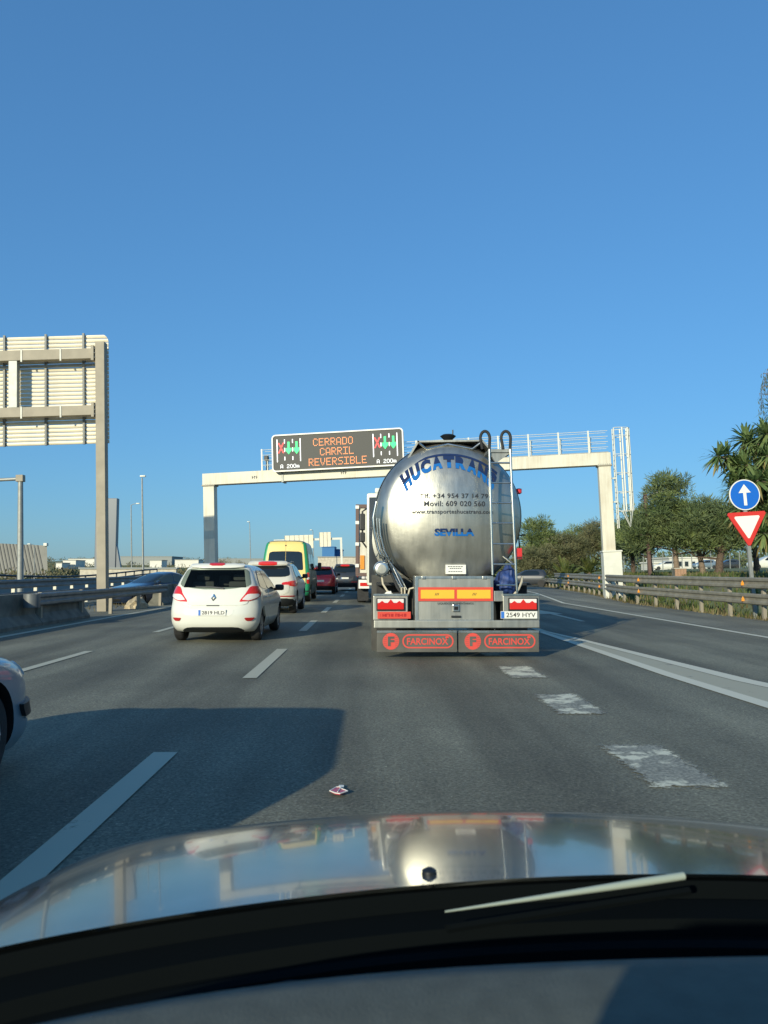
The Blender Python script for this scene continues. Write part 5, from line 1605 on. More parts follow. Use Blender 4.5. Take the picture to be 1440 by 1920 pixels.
# ------------------------------------------------------------------ back of the large direction sign at the left
def big_sign():
    bx, by = -8.98, 26.0
    root = thing('direction_sign', 'back of a large ribbed sign panel on a single tall post at the left', 'road sign', (bx, by, -.3), 0, LEAN)
    Q = lambda px, py, y=by: AT(px, py, y) - Vector((bx, by, -.3))
    def lz(py): return (1070 - py) / 53.4 + 1.36 + .3
    MB().bev(-.165, .145, -.16, .16, -.3, 9.52, .012).build('post', 'galvanised_old', root)
    z1, z0 = lz(627), lz(834)
    n = 27
    h = (z1 - z0) / n
    yp = .42
    XL, XR = -9.5, .10
    def cutat(z):
        r_ = .28; a = z - (z1 - r_)
        return 0 if a <= 0 else r_ - math.sqrt(max(0, r_ * r_ - a * a))
    prof = [(.012, .004), (-.004, .016), (-.022, h * .45), (-.012, h - .03), (.014, h - .016), (.03, h - .010), (.03, .004)]
    first = None
    for k in range(n):
        z = z0 + h * k
        cut = k >= n - 3
        if first is None or cut:
            mb = MB()
            vs = [(XL, yp + a, b) for a, b in prof] + [(XR - cutat(z + b), yp + a, b) for a, b in prof]
            m = len(prof)
            mb.add(vs, [(i, (i + 1) % m, (i + 1) % m + m, i + m) for i in range(m)] + [tuple(range(m))[::-1], tuple(range(m, 2 * m))])
            me = mb.mesh('panel_slat', 'sign_aluminium')
            if not cut: first = me
        else:
            me = first
        o = link('panel_slat', me, root); o.location = (0, 0, z)
    # stiffeners on the back, clamped to the slats
    sx = [(165 - 205) / 55 - .02, (93 - 205) / 55 - .02, (14 - 205) / 55 - .02] + [-3.55 - 1.33 * k - 1.33 for k in range(4)]
    for x in sx:
        mb = MB(); mb.bbox(x - .035, x + .035, yp - .10, yp - .02, z0 - .02, z1 + .03)
        so = mb.build('stiffener', 'stiffener_grey', root)
        cl = MB()
        for k in range(0, n, 1):
            cl.bbox(x + .036, x + .062, yp - .05, yp - .016, z0 + h * (k + .1), z0 + h * (k + .55))
        cl.build('clamp_row', 'galvanised_old', so, kind='stuff')
    for (pa, pb) in ((662, 681), (768, 786)):
        za, zb = lz(pb) , lz(pa)
        bo = MB().bev(XL, -.19, -.14, .12, za, zb, .01).build('cross_beam', 'galvanised_old', root)
        MB().bev(-.30, -.205, -.20, .2, za - .08, zb + .08, .006).build('end_plate', 'galvanised_old', bo)
        for k in range(3):
            for yy in (-.17, -.1):
                MB().lathe([(.02, -.03), (.02, .05)], (-.22, yy, za + .02 + (zb - za - .04) * k / 2), 'X', 6).build('bolt', 'galvanised', bo)
        for k in range(6):
            x = -2.35 - 1.33 * k + 1.0
            MB().bev(x - .03, x + .03, -.155, -.141, za - .06, zb + .02, .003).build('clamp', 'galvanised', bo)
    MB().bev((33 - 205) / 55, (49 - 205) / 55, -.12, .10, lz(768) , lz(681), .01).build('tie_post', 'galvanised', root)
    MB().tube([(XL, .30, lz(690)), (-.2, .30, lz(686))], .05, 8).build('back_tube', 'galvanised', root, smooth=50)
    MB().bev(-.5, .4, -.4, .4, -.1, .12, .03).build('base_plinth', 'concrete_pale', root)
    return root
big_sign()

def small_portal():
    root = thing('portal_sign', 'thin galvanised portal frame with one round post behind the left railings', 'portal', (-18.1, 40, -.5), 0, LEAN)
    MB().tube([(0, 0, 0), (0, 0, 6.75)], [.17, .125], 14).build('post', 'galvanised', root, smooth=50)
    MB().tube([(.02, 0, 6.66), (-8, 0, 6.52)], .09, 12).build('arm', 'galvanised', root, smooth=50)
    MB().bev(-.19, .19, -.16, .16, 6.5, 6.86, .03).build('corner_joint', 'galvanised_old', root)
    MB().bbox(-.35, .35, -.35, .35, -.2, .12).build('footing', 'concrete_pale', root)
small_portal()

# ------------------------------------------------------------------ lamps
def lamp(label, x, y, h, arm=1.2, side=1, head=True, group='street lamps beyond the left carriageway'):
    root = thing('street_lamp', label, 'street lamp', (x, y, ground_z(x, y)), 0, LEAN, group)
    MB().tube([(0, 0, -.3), (0, 0, h)], [.12, .07], 10).build('pole', 'galvanised', root, smooth=50)
    if arm:
        MB().tube([(0, 0, h - .05), (side * arm * .5, -.1, h + .12), (side * arm, -.2, h + .15)], .045, 8).build('arm', 'galvanised', root, smooth=50)
    x = side * arm
    b = MB(); b.bev(x - .12, x + .45 * (1 if side > 0 else 1), -.42, -.1, h + .06, h + .24, .05); b.build('lamp_head', 'white_steel', root, smooth=50)
lamp('tallest left street lamp with a pale head, between the sign post and the gantry leg', -23.6, 80, 11.6, 0.0)
lamp('slim street lamp with a short arm, just left of the tallest lamp', -37.2, 120, 12.2, 1.0)
lamp('far street lamp seen between the gantry leg and the yellow van', -26.5, 170, 12.6, 0.4, -1)
lamp('farthest street lamp, its head just above the small far gantry', -14.0, 190, 11.5, .6, -1)
lamp('short street lamp in front of the slanting grey warehouse', -61, 140, 6.6, 1.0, -1)
def brown_lamp():
    x, y = 21.3, 58
    root = thing('street_lamp', 'brown square lamp column with curved arm, rising from the pine tree', 'street lamp', (x, y, ground_z(x, y)), 0, LEAN)
    MB().bev(-.11, .11, -.11, .11, -.2, 6.3, .01).build('pole', 'brown_steel', root)
    MB().tube([(.08, 0, 5.9), (.5, 0, 6.2), (1.1, 0, 6.36), (1.7, 0, 6.38)], .06, 8).build('arm', 'galvanised', root, smooth=50)
    MB().bev(1.5, 2.1, -.12, .12, 6.3, 6.42, .03).build('lamp_head', 'white_steel', root)
brown_lamp()

# ------------------------------------------------------------------ barriers at the left
NJ = [(-.30, 0), (-.30, .08), (-.13, .30), (-.085, .80), (.085, .80), (.13, .30), (.30, .08), (.30, 0)]
def jersey(name, label, x, y0, y1, n):
    root = thing(name, label, 'barrier', (x, y0, 0))
    L = (y1 - y0) / n
    for k in range(n):
        MB().sweep(NJ, [(0, L * k + .012, 0), (0, L * (k + 1) - .012, 0)]).build('barrier_block', 'concrete', root, smooth=30)
    return root
jersey('concrete_barrier', 'dark stained concrete barrier along the left lane, before the sign post', -8.42, 3, 22.4, 6)
jersey('concrete_barrier', 'concrete barrier that starts again beyond the sign post, behind the white hatchback', -8.42, 30.2, 66, 9)

def left_rail():
    root = thing('guard_rail', 'weathered steel guard rail bridging the barrier gap in front of the sign post', 'guard rail', (-8.15, 18.4, 0))
    MB().sweep([(a, b + .5) for a, b in WBEAM], [(.12, 0, 0), (.0, .5, 0), (0, 6.2, 0)]).build('rail_beam', 'barrier_steel', root, smooth=40)
    MB().sweep([(a * .96 + .004, b + .501) for a, b in WBEAM], [(.003, 6.0, 0), (.003, 12.4, 0)]).build('rail_beam', 'barrier_steel', root, smooth=40)
    MB().lathe([(.19, 0), (.19, .32)], (.1, -.02, .49), 'Z', 20, caps=False).build('rail_end', 'barrier_steel', root, smooth=40)
    for y in (.9, 3.6, 6.1, 9, 11.8):
        MB().bbox(-.14, -.045, y - .05, y + .05, -.03, .82).build('rail_post', 'galvanised_old', root)
left_rail()
def wedge():
    root = thing('sand_heap', 'small tan heap of rubble at the barrier gap right of the sign post', 'rubble', (-8.55, 28.2, 0))
    bm = bmesh.new(); bmesh.ops.create_icosphere(bm, subdivisions=3, radius=1)
    r = random.Random(5)
    for v in bm.verts:
        k = 1 + r.uniform(-.14, .14)
        v.co = Vector((v.co.x * .38 * k, v.co.y * .7 * k, max(-.05, v.co.z * .42 * k * (1 - .3 * abs(v.co.x)))))
    bm.verts.index_update()
    MB().add([v.co for v in bm.verts], [[v.index for v in f.verts] for f in bm.faces]).build('heap', 'tan_rubble', root)
    bm.free()
wedge()

def road_rail(name, label, path, z, posts, two=True, m='barrier_steel', pm='cream_paint', zo=(.42, .86)):
    root = thing(name, label, 'guard rail', (0, 0, 0))
    for h in zo:
        MB().sweep([(a, b + h) for a, b in WBEAM], [(x, y, z) for x, y in path]).build('rail_beam', m, root, smooth=40)
    for (x, y) in posts:
        MB().bbox(x - .06, x + .06, y - .05, y + .05, z - .3, z + zo[-1] + .2).build('rail_post', pm, root)
def lx(y): return -12.0 - .05 * (y - 20)
road_rail('guard_rail', 'double blue grey guard rail with pale posts behind the left concrete barrier', [(lx(y), y) for y in range(8, 48, 2)], -.12, [(lx(y) - .12, y) for y in range(9, 47, 2)])
def parapet():
    root = thing('railing', 'dark flyover railing with thin uprights beyond the left carriageway', 'railing', (0, 0, 0))
    pts = []
    for k in range(26):
        y = 26 + 2.2 * k
        pts.append((-25.5 + .12 * k, y, .55 + .012 * k + (.25 * math.sin(k * .3))))
    for dz in (.0, .42):
        MB().tube([(p[0], p[1], p[2] + dz) for p in pts], .07, 8).build('railing_bar', 'black_plastic', root, smooth=50)
    MB().sweep([(-.12, -1.4), (-.12, -.1), (.12, -.1), (.12, -1.4)], pts).build('parapet_wall', 'far_grey', root)
    for p in pts:
        MB().bbox(p[0] - .05, p[0] + .05, p[1] - .05, p[1] + .05, p[2] - .15, p[2] + .45).build('railing_post', 'black_plastic', root)
parapet()

# ------------------------------------------------------------------ guard rails at the right
def right_rail():
    def path(y0, y1):
        ys = [y0] + [y for y in range(int(y0) + 1, int(y1), 2)] + [y1]
        return [(rail_x(y) - .06, y, 0) for y in ys]
    base = [(-30 + 2 * k) + .93 for k in range(60)]
    low = thing('guard_rail', 'lower weathered guard rail with posts and amber reflectors along the slip road', 'guard rail', (0, 0, 0), group=None)
    MB().sweep([(-a, b + .41) for a, b in WBEAM], path(8, 118)).build('rail_beam', 'rail_steel', low, smooth=40)
    up = thing('guard_rail', 'upper guard rail beam above the slip road rail, with amber reflectors', 'guard rail', (0, 0, 0))
    MB().sweep([(-a, b + .86) for a, b in WBEAM], path(8, 59)).build('rail_beam', 'rail_steel', up, smooth=40)
    mesh = MB().bbox(-.05, .05, -.045, .045, -.3, 1.14).mesh('rail_post', 'galvanised_old')
    mesh2 = MB().bbox(-.05, .05, -.045, .045, -.3, .74).mesh('rail_post_short', 'galvanised_old')
    for y in range(9, 118, 2):
        yy = y - .1
        o = link('rail_post', mesh if yy < 59 else mesh2, low); o.location = (rail_x(yy) + .06, yy, 0)
    rf = MB().add([(-.05, -.01, 0), (.05, -.01, 0), (.0, -.01, .10), (-.05, .02, 0), (.05, .02, 0), (.0, .02, .1)], [(0, 1, 2), (3, 4, 5), (0, 1, 4, 3), (1, 2, 5, 4), (2, 0, 3, 5)])
    rf.bbox(-.055, .055, -.008, .018, -.09, .0)
    rm = rf.mesh('reflector', 'lamp_amber')
    for root, z in ((low, .56), (up, 1.01)):
        for y in (14, 21.7, 30.2, 39.5, 52, 66, 80):
            if root is up and y > 59: continue
            o = link('reflector', rm, root); o.location = (rail_x(y) - .13, y, z); o.scale = (.75, .75, .75)
right_rail()

# ------------------------------------------------------------------ traffic signs at the right
def traffic_signs():
    x, y = 11.12, 22
    root = thing('traffic_sign', 'post carrying a blue round straight ahead sign above a red edged give way triangle', 'traffic sign', (x, y, -.05), 0, R(-3.6))
    MB().bbox(-.05, .05, -.035, .035, -.3, 4.0).build('post', 'galvanised', root)
    P = lambda u, v, d: Vector((u, d, v))
    cz, r = 3.62, .45
    circ = lambda rr: [(rr * math.cos(2 * math.pi * k / 48), cz + rr * math.sin(2 * math.pi * k / 48)) for k in range(48)]
    ro = MB().prism(circ(r), P, -.075, -.04).build('round_sign', 'sign_white', root)
    MB().prism(circ(r - .028), P, -.079, -.076).build('sign_face', 'sign_blue', ro)
    ar = [(-.045, cz - .31), (.045, cz - .31), (.045, cz + .06), (.18, cz + .06), (0, cz + .31), (-.18, cz + .06), (-.045, cz + .06)]
    ar = [(u - (v - cz) * -.0, v) for u, v in ar]
    a = MB(); a.prism(ar, P, -.083, -.080); a.build('arrow', 'sign_white', ro)
    def tri(s, dz=0):
        z1 = 3.12; hgt = 1.04
        c = z1 - hgt / 3
        pts = [(-.6, z1), (.6, z1), (0, z1 - hgt)]
        pts = [(u * s, c + (v - c) * s) for u, v in pts]
        return chaikin(pts, 1) if False else [(p[0] * (1 - t) + q[0] * t, p[1] * (1 - t) + q[1] * t) for p, q in zip(pts, pts[1:] + pts[:1]) for t in (.06, .94)]
    t = MB().prism(tri(1), P, -.075, -.04).build('give_way_sign', 'sign_red', root)
    MB().prism(tri(.66), P, -.079, -.076).build('sign_face', 'sign_white', t)
    for z in (3.62, 2.85):
        MB().bbox(-.12, .12, -.04, .045, z - .03, z + .03).build('clamp', 'galvanised', root)
traffic_signs()

# ------------------------------------------------------------------ vegetation
def leaf_quad(mb, p, d, n, ln, w, mi=0):
    s = d.cross(n).normalized() * w
    mb.add([p - s * .4, p + s * .4, p + d * ln * .55 + s, p + d * ln, p + d * ln * .55 - s], [(0, 1, 2, 3, 4)], mi)

def rdir(r):
    while True:
        v = Vector((r.uniform(-1, 1), r.uniform(-1, 1), r.uniform(-1, 1)))
        if .05 < v.length < 1:
            return v.normalized()

def tree(name, label, base, height, lobes, seed, mats=('pine_needles', 'pine_needles_fresh'), puffs=90, tufts=26, size=.30, trunk=.22, bark='bark', cat='tree', group=None, forks=4, lean=(0, 0), puff_r=(.55, 1.0), crown_name='crown'):
    """lobes: list of (dx, dy, z, rx, ry, rz) ellipsoids which the puffs of foliage are set in"""
    r = random.Random(seed)
    root = thing(name, label, cat, base, 0, LEAN, group)
    tb = MB()
    top = Vector((lean[0], lean[1], height * .62))
    tp = [Vector((0, 0, -.4)), Vector((lean[0] * .15 + r.uniform(-.1, .1), 0, height * .18)), Vector((lean[0] * .5, lean[1] * .5, height * .4)), top, Vector((lean[0] * 1.2, lean[1] * 1.2, height * .9))]
    tb.tube(tp, [trunk * 1.25, trunk, trunk * .8, trunk * .5, trunk * .12], 9)
    lm = MB()
    for k in range(forks * len(lobes)):
        lo = lobes[k % len(lobes)]
        t = r.uniform(.25, .8)
        i = min(3, int(t * 4)); a = tp[i].lerp(tp[i + 1], t * 4 - i)
        e = Vector((lo[0] + r.uniform(-.7, .7) * lo[3], lo[1] + r.uniform(-.7, .7) * lo[4], lo[2] + r.uniform(-.5, .4) * lo[5]))
        m = a.lerp(e, .5) + Vector((r.uniform(-.2, .2), r.uniform(-.2, .2), -.15 * (e - a).length))
        lm.tube([a, m, e], [trunk * .38, trunk * .22, trunk * .06], 6)
    to = tb.build('trunk', bark, root, smooth=60)
    lm.build('limbs', bark, to, smooth=60)
    mb = MB()
    tufts = int(tufts * 3.0)
    tot = sum(l[3] * l[5] + l[4] * l[5] for l in lobes)
    for lo in lobes:
        c = Vector(lo[:3])
        for _ in range(max(3, int(.88 * puffs * (lo[3] * lo[5] + lo[4] * lo[5]) / tot))):
            d = rdir(r)
            k = r.uniform(.25, 1) ** .45 * (r.uniform(1.1, 1.38) if r.random() < .2 else 1)
            pc = c + Vector((d.x * lo[3], d.y * lo[4], d.z * lo[5])) * k
            pr = r.uniform(*puff_r)
            mi = 1 if (r.random() < .30) else 0
            for _ in range(tufts):
                q = rdir(r)
                q.z = q.z * .7 + .12
                p = pc + Vector((q.x, q.y, q.z * .75)) * pr * r.uniform(.35, 1)
                dd = (q + rdir(r) * .55 + Vector((0, 0, .35))).normalized()
                leaf_quad(mb, p, dd, rdir(r), size * r.uniform(.7, 1.4), size * r.uniform(.055, .095), mi)
    mb.build(crown_name, list(mats), root, fix=False)
    return root

def base_at(px, Y):
    x = AT(px, 1000, Y).x
    return (x, Y, ground_z(x, Y))
def H(py, Y, b):
    return AT(720, py, Y).z - b[2]

# big pine in the middle of the right side
b = base_at(1268, 58)
tree('pine_tree', 'large dark pine with a leaning trunk, behind the orange brick box', b, 7.6, [(-.4, 0, 5.9, 1.5, 1.6, 1.9), (-.9, .3, 4.4, 2.4, 2, 1.4), (1.2, 0, 4.2, 2.0, 2, 1.5), (-2.6, 0, 3.2, 1.3, 1.6, 1.2), (2.9, .4, 3.0, 1.3, 1.6, .9), (.2, 0, 3.0, 2.6, 2, .9), (.1, 0, 7.0, .8, .8, .8)], 11, puffs=330, tufts=30, size=.34, trunk=.2, lean=(-.3, 0), bark='bark_pale')
b = base_at(1345, 56)
tree('pine_tree', 'pine with spreading forked limbs, behind the give way sign', b, 5.6, [(-.6, 0, 3.9, 2.2, 2, 1.5), (1.4, 0, 3.4, 1.6, 2, 1.3), (-2.2, .2, 2.8, 1.4, 1.6, .9), (.4, 0, 2.5, 2.3, 1.8, .8)], 12, puffs=230, tufts=30, size=.34, trunk=.26, lean=(.9, 0), forks=5)
b = base_at(1318, 57.5)
tree('pine_tree', 'pale twisted trunk pine, left of the give way sign post', b, 5.3, [(.2, 0, 3.8, 1.6, 1.5, 1.2), (-.8, .2, 2.8, 1.3, 1.4, .8)], 21, puffs=110, tufts=28, size=.33, trunk=.2, lean=(-.7, 0), bark='bark_pale')
b = base_at(1016, 76)
tree('pine_tree', 'pointed bright green pine beside the tanker, left of the gantry leg', b, 6.4, [(-.4, 0, 5.3, 1.3, 1.4, 1.3), (.2, 0, 4.0, 2.0, 1.8, 1.3), (1.4, 0, 3.0, 1.4, 1.5, 1.0), (-1.3, 0, 2.9, 1.5, 1.6, 1.0)], 13, mats=('pine_needles_fresh', 'pine_needles'), puffs=210, tufts=28, size=.36)
rowx = [(1000, 72, 3.5, 'olive_leaves'), (1060, 74, 4.5, 'olive_leaves'), (1098, 80, 5.3, 'pine_needles_fresh'), (1130, 76, 5.2, 'olive_leaves'), (1186, 72, 4.9, 'pine_needles')]
rowl = ['low round olive brown tree nearest the tanker', 'round olive brown tree above the small palm', 'taller green tree behind the olive row, left of the gantry leg', 'round olive brown tree touching the gantry leg', 'dark bushy tree right of the gantry pedestal']
for i, (px, Y, h, m) in enumerate(rowx):
    b = base_at(px, Y)
    tree('olive_tree', rowl[i], b, h, [(0, 0, h - 1.4, 2.1, 1.9, 1.4), (-.9, -.2, h - 2.1, 1.7, 1.7, 1.1), (1.1, 0, h - 2.0, 1.6, 1.7, 1.1)], 30 + i, mats=(m, 'olive_leaves'), puffs=170, tufts=28, size=.30, trunk=.18, group='trees in the row behind the slip road', puff_r=(.45, .85))
b = base_at(1218, 68)
tree('pine_tree', 'broad dark pine filling the gap right of the caged ladder', b, 5.6, [(-.4, 0, 4.3, 1.5, 1.5, 1.3), (.6, 0, 3.4, 2.2, 1.8, 1.2), (-1.4, 0, 2.9, 1.4, 1.6, 1.0)], 41, puffs=180, tufts=28, size=.35)
b = base_at(1416, 62)
tree('pine_tree', 'background pine behind the spiky yucca at the right edge', b, 6.0, [(0, 0, 4.2, 2.4, 2, 1.8), (-1.2, 0, 3.0, 1.6, 1.6, 1.0)], 42, puffs=170, tufts=28, size=.36)

def far_wood():
    r = random.Random(77); mb = MB()
    for k in range(900):
        x = r.uniform(18, 95); y = 158 + r.uniform(0, 22) + .1 * x
        z = ground_z(x, y) + .1 + r.uniform(0, 1) ** .8 * 1.3 * (2.6 + 1.4 * math.sin(x * .35) + .8 * math.sin(x * .9))
        c = Vector((x, y, z))
        for _ in range(16):
            q = rdir(r); leaf_quad(mb, c + q * r.uniform(.4, 1.3), (q + Vector((0, 0, .4))).normalized(), rdir(r), r.uniform(.5, .9), .18, int(r.random() < .3))
    o = mb.build('wood', ['pine_needles', 'olive_leaves'], fix=False)
    o['kind'] = 'stuff'; o['label'] = 'far belt of dark trees closing the view behind the park'; o['category'] = 'trees'
far_wood()

# yucca clump at the right edge
def yucca():
    r = random.Random(9)
    bx, by = 17.3, 31.5
    root = thing('yucca_tree', 'tall yucca with spiky leaf rosettes and drooping dry leaves at the right edge', 'tree', (bx, by, ground_z(bx, by)), 0, LEAN)
    tops = []
    stems = MB()
    for k in range(26):
        a = 2 * math.pi * k / 26 + r.uniform(-.2, .2)
        s = r.uniform(.3, 1.0)
        h = r.uniform(3.2, 6.9) * (1.2 - .42 * s)
        p = [Vector((.25 * math.cos(a), .25 * math.sin(a), -.3)), Vector((s * .7 * math.cos(a), s * .7 * math.sin(a), h * .4)), Vector((s * 2.2 * math.cos(a), s * 1.7 * math.sin(a), h))]
        stems.tube(p, [.17, .12, .08], 8)
        tops.append(p[2])
        for q in range(5):
            t = r.uniform(.3, .95)
            m = p[1].lerp(p[2], t)
            e = m + Vector((r.uniform(-.8, .8), r.uniform(-.8, .8), r.uniform(.0, .6)))
            stems.tube([m, e], [.08, .05], 6); tops.append(e)
    stems.build('trunk', 'bark_pale', root, smooth=60)
    variants = []
    for v in range(5):
        mb = MB()
        n = 62
        for k in range(n):
            el = R(82 - 150 * (k / n) ** .9 + r.uniform(-8, 8)); az = k * 2.39996 + r.uniform(-.2, .2)
            ln = r.uniform(.62, .95); w = .040
            mi = 1 if el < R(-48) and r.random() < .75 else 0
            d = Vector((math.cos(az) * math.cos(el), math.sin(az) * math.cos(el), math.sin(el)))
            s = d.cross(Vector((0, 0, 1))).normalized() * w
            droop = Vector((0, 0, -1))
            p0 = d * .06; p1 = d * ln * .45 + droop * .02; p2 = d * ln * .78 + droop * .07; p3 = d * ln + droop * .17
            mb.add([p0 - s, p0 + s, p1 - s * 1.25, p1 + s * 1.25, p2 - s * .9, p2 + s * .9, p3], [(0, 1, 3, 2), (2, 3, 5, 4), (4, 5, 6)], mi)
        variants.append(mb.mesh('leaf_rosette', ['yucca_leaves', 'yucca_dry'], fix=False))
    for t in tops:
        o = link('leaf_rosette', r.choice(variants), root)
        o.location = t; o.rotation_euler = (r.uniform(-.35, .35), r.uniform(-.35, .35), r.uniform(0, 6))
        o.scale = [r.uniform(.85, 1.15)] * 3
yucca()

def palm(label, px, Y, n, ln, seed):
    r = random.Random(seed)
    b = base_at(px, Y)
    root = thing('palm', label, 'palm', b, 0, LEAN)
    MB().lathe([(.26, -.3), (.3, .1), (.26, .5), (.12, .75)], (0, 0, 0), 'Z', 14).build('trunk', 'bark', root, smooth=50)
    for k in range(n):
        az = 2 * math.pi * k / n + r.uniform(-.2, .2); el = R(r.uniform(28, 80))
        mb = MB()
        L = ln * r.uniform(.85, 1.15)
        pts = []
        for i in range(9):
            t = i / 8
            pts.append(Vector((math.cos(az) * math.cos(el) * L * t, math.sin(az) * math.cos(el) * L * t, .55 + math.sin(el) * L * t - .55 * L * t * t * math.cos(el))))
        mb.tube(pts, [.035 - .003 * i for i in range(9)], 5)
        for i in range(3, 34):
            t = i / 34 * 8; a = int(t); p = pts[a].lerp(pts[min(8, a + 1)], t - a)
            d = (pts[min(8, a + 1)] - pts[max(0, a)]).normalized()
            sd = d.cross(Vector((0, 0, 1))).normalized()
            for sg in (-1, 1):
                dd = (sd * sg * .8 + d * .7 + Vector((0, 0, .15))).normalized()
                leaf_quad(mb, p, dd, Vector((0, 0, 1)) + rdir(r) * .3, .5 * (1 - .5 * abs(i / 34 - .45)), .03)
        mb.build('frond', 'palm_leaves', root, fix=False)
palm('small yellow green palm behind the slip road rail, left of the gantry pedestal', 1062, 63, 19, 2.3, 3)
palm('smaller palm between the yellow green palm and the gantry pedestal', 1104, 66, 13, 1.9, 4)

def eucalyptus():
    r = random.Random(15)
    bx, by = 21.3, 36
    root = thing('eucalyptus_tree', 'eucalyptus whose drooping twigs hang in at the top of the right edge', 'tree', (bx, by, ground_z(bx, by)), 0, LEAN)
    MB().tube([(0, 0, -.3), (.2, 0, 4), (.1, 0, 8), (-.4, 0, 11)], [.28, .22, .15, .06], 9).build('trunk', 'bark_pale', root, smooth=60)
    mb = MB(); lm = MB()
    for k in range(90):
        a = Vector((r.uniform(-1.7, 1.6), r.uniform(-1.2, 1.2), r.uniform(8.9, 10.6)))
        e = a + Vector((r.uniform(-.3, .2), r.uniform(-.3, .3), -r.uniform(.7, 1.5)))
        lm.tube([Vector((.0, 0, a.z - .6)), a, e], [.035, .02, .006], 4)
        for q in range(34):
            p = a.lerp(e, r.random()) + rdir(r) * .13
            leaf_quad(mb, p, (Vector((0, 0, -1)) + rdir(r) * .55).normalized(), rdir(r), r.uniform(.14, .24), .018)
    lm.build('limbs', 'bark_pale', root, smooth=60)
    mb.build('crown', 'eucalyptus_leaves', root, fix=False)
eucalyptus()

def grass():
    r = random.Random(21); mb = MB()
    for k in range(17000):
        y = 14 + 60 * r.random() ** 1.5
        u = r.random() ** 1.6 * 15
        x = rail_x(y) + .15 + u
        dens = math.sin(x * 1.3 + y * .5) + math.sin(y * .9 - x * .4)
        if dens < -.9: continue
        h = r.uniform(.10, .34) * (1.25 if r.random() < .15 else 1)
        z = ground_z(x, y)
        a = r.uniform(0, 6.28); w = .012 + .0006 * y
        s = Vector((math.cos(a) * w, math.sin(a) * w, 0)); l = Vector((r.uniform(-.12, .12), r.uniform(-.12, .12), h))
        p = Vector((x, y, z - .02))
        dry = int(r.random() < (.6 if dens < 0 else .12))
        mb.add([p - s, p + s, p + l * .6 + s * .7, p + l, p + l * .6 - s * .7], [(0, 1, 2, 3, 4)], dry)
    o = mb.build('grass', ['grass_blades', 'weed_dry'], fix=False)
    o['kind'] = 'stuff'; o['label'] = 'rough grass on the bank behind the slip road rail'; o['category'] = 'grass'
grass()

def weeds():
    r = random.Random(8); mb = MB()
    for k in range(3600):      # verge litter and dry weeds at the foot of the posts and along the central reserve
        if r.random() < .55:
            y = 15 + 55 * r.random(); x = rail_x(y) + r.uniform(-.12, .35)
        else:
            y = 10 + 45 * r.random(); x = -9.3 - 1.8 * r.random()
        h = r.uniform(.04, .2); a = r.uniform(0, 6.28); w = r.uniform(.01, .03)
        s = Vector((math.cos(a) * w, math.sin(a) * w, 0)); p = Vector((x, y, -.01))
        mb.add([p - s, p + s, p + Vector((r.uniform(-.1, .1), r.uniform(-.1, .1), h))], [(0, 1, 2)])
    o = mb.build('weeds', 'weed_dry', fix=False)
    o['kind'] = 'stuff'; o['label'] = 'dry weeds along the feet of the rails'; o['category'] = 'weeds'
weeds()

def scrub():
    r = random.Random(31); mb = MB()
    for k in range(1500):
        y = r.uniform(120, 420); x = -r.uniform(.08, .62) * y - 8
        if x > -20: continue
        c = Vector((x, y, ground_z(x, y) + r.uniform(.1, 1.0)))
        for _ in range(22):
            q = rdir(r); leaf_quad(mb, c + q * r.uniform(.3, 1.4), (q + Vector((0, 0, .3))).normalized(), rdir(r), r.uniform(.3, .7), .16, int(r.random() < .35))
    o = mb.build('scrub', ['scrub_leaves', 'olive_leaves'], fix=False)
    o['kind'] = 'stuff'; o['label'] = 'brown and green scrub on the far slope at the left'; o['category'] = 'scrub'
scrub()

# ------------------------------------------------------------------ far things
def block(name, label, cat, x0, x1, y0, depth, z0, z1, m, wins=0, rows=1, roof=None):
    root = thing(name, label, cat, ((x0 + x1) / 2, y0, z0))
    w = x1 - x0; h = z1 - z0
    MB().bbox(-w / 2, w / 2, 0, depth, -1.5, h).build('wall', m, root)
    MB().bbox(-w / 2 - .2, w / 2 + .2, -.2, depth + .2, h + .004, h + .25).build('roof', roof or 'far_grey', root)
    for j in range(rows):
        for i in range(wins):
            x = -w / 2 + w * (i + .5) / wins; z = h * (j + .55) / rows
            fo = MB().bbox(x - w / wins * .28, x + w / wins * .28, -.05, .0, z - h / rows * .22, z + h / rows * .22).build('window', 'far_grey', root)
            MB().bbox(x - w / wins * .24, x + w / wins * .24, -.07, -.052, z - h / rows * .18, z + h / rows * .18).build('pane', 'glass', fo)
def px_block(name, label, cat, p0, p1, ytop, ybot, Y, depth, m, **k):
    a, b = AT(p0, ytop, Y), AT(p1, ybot, Y)
    block(name, label, cat, a.x, b.x, Y, depth, b.z, a.z, m, **k)

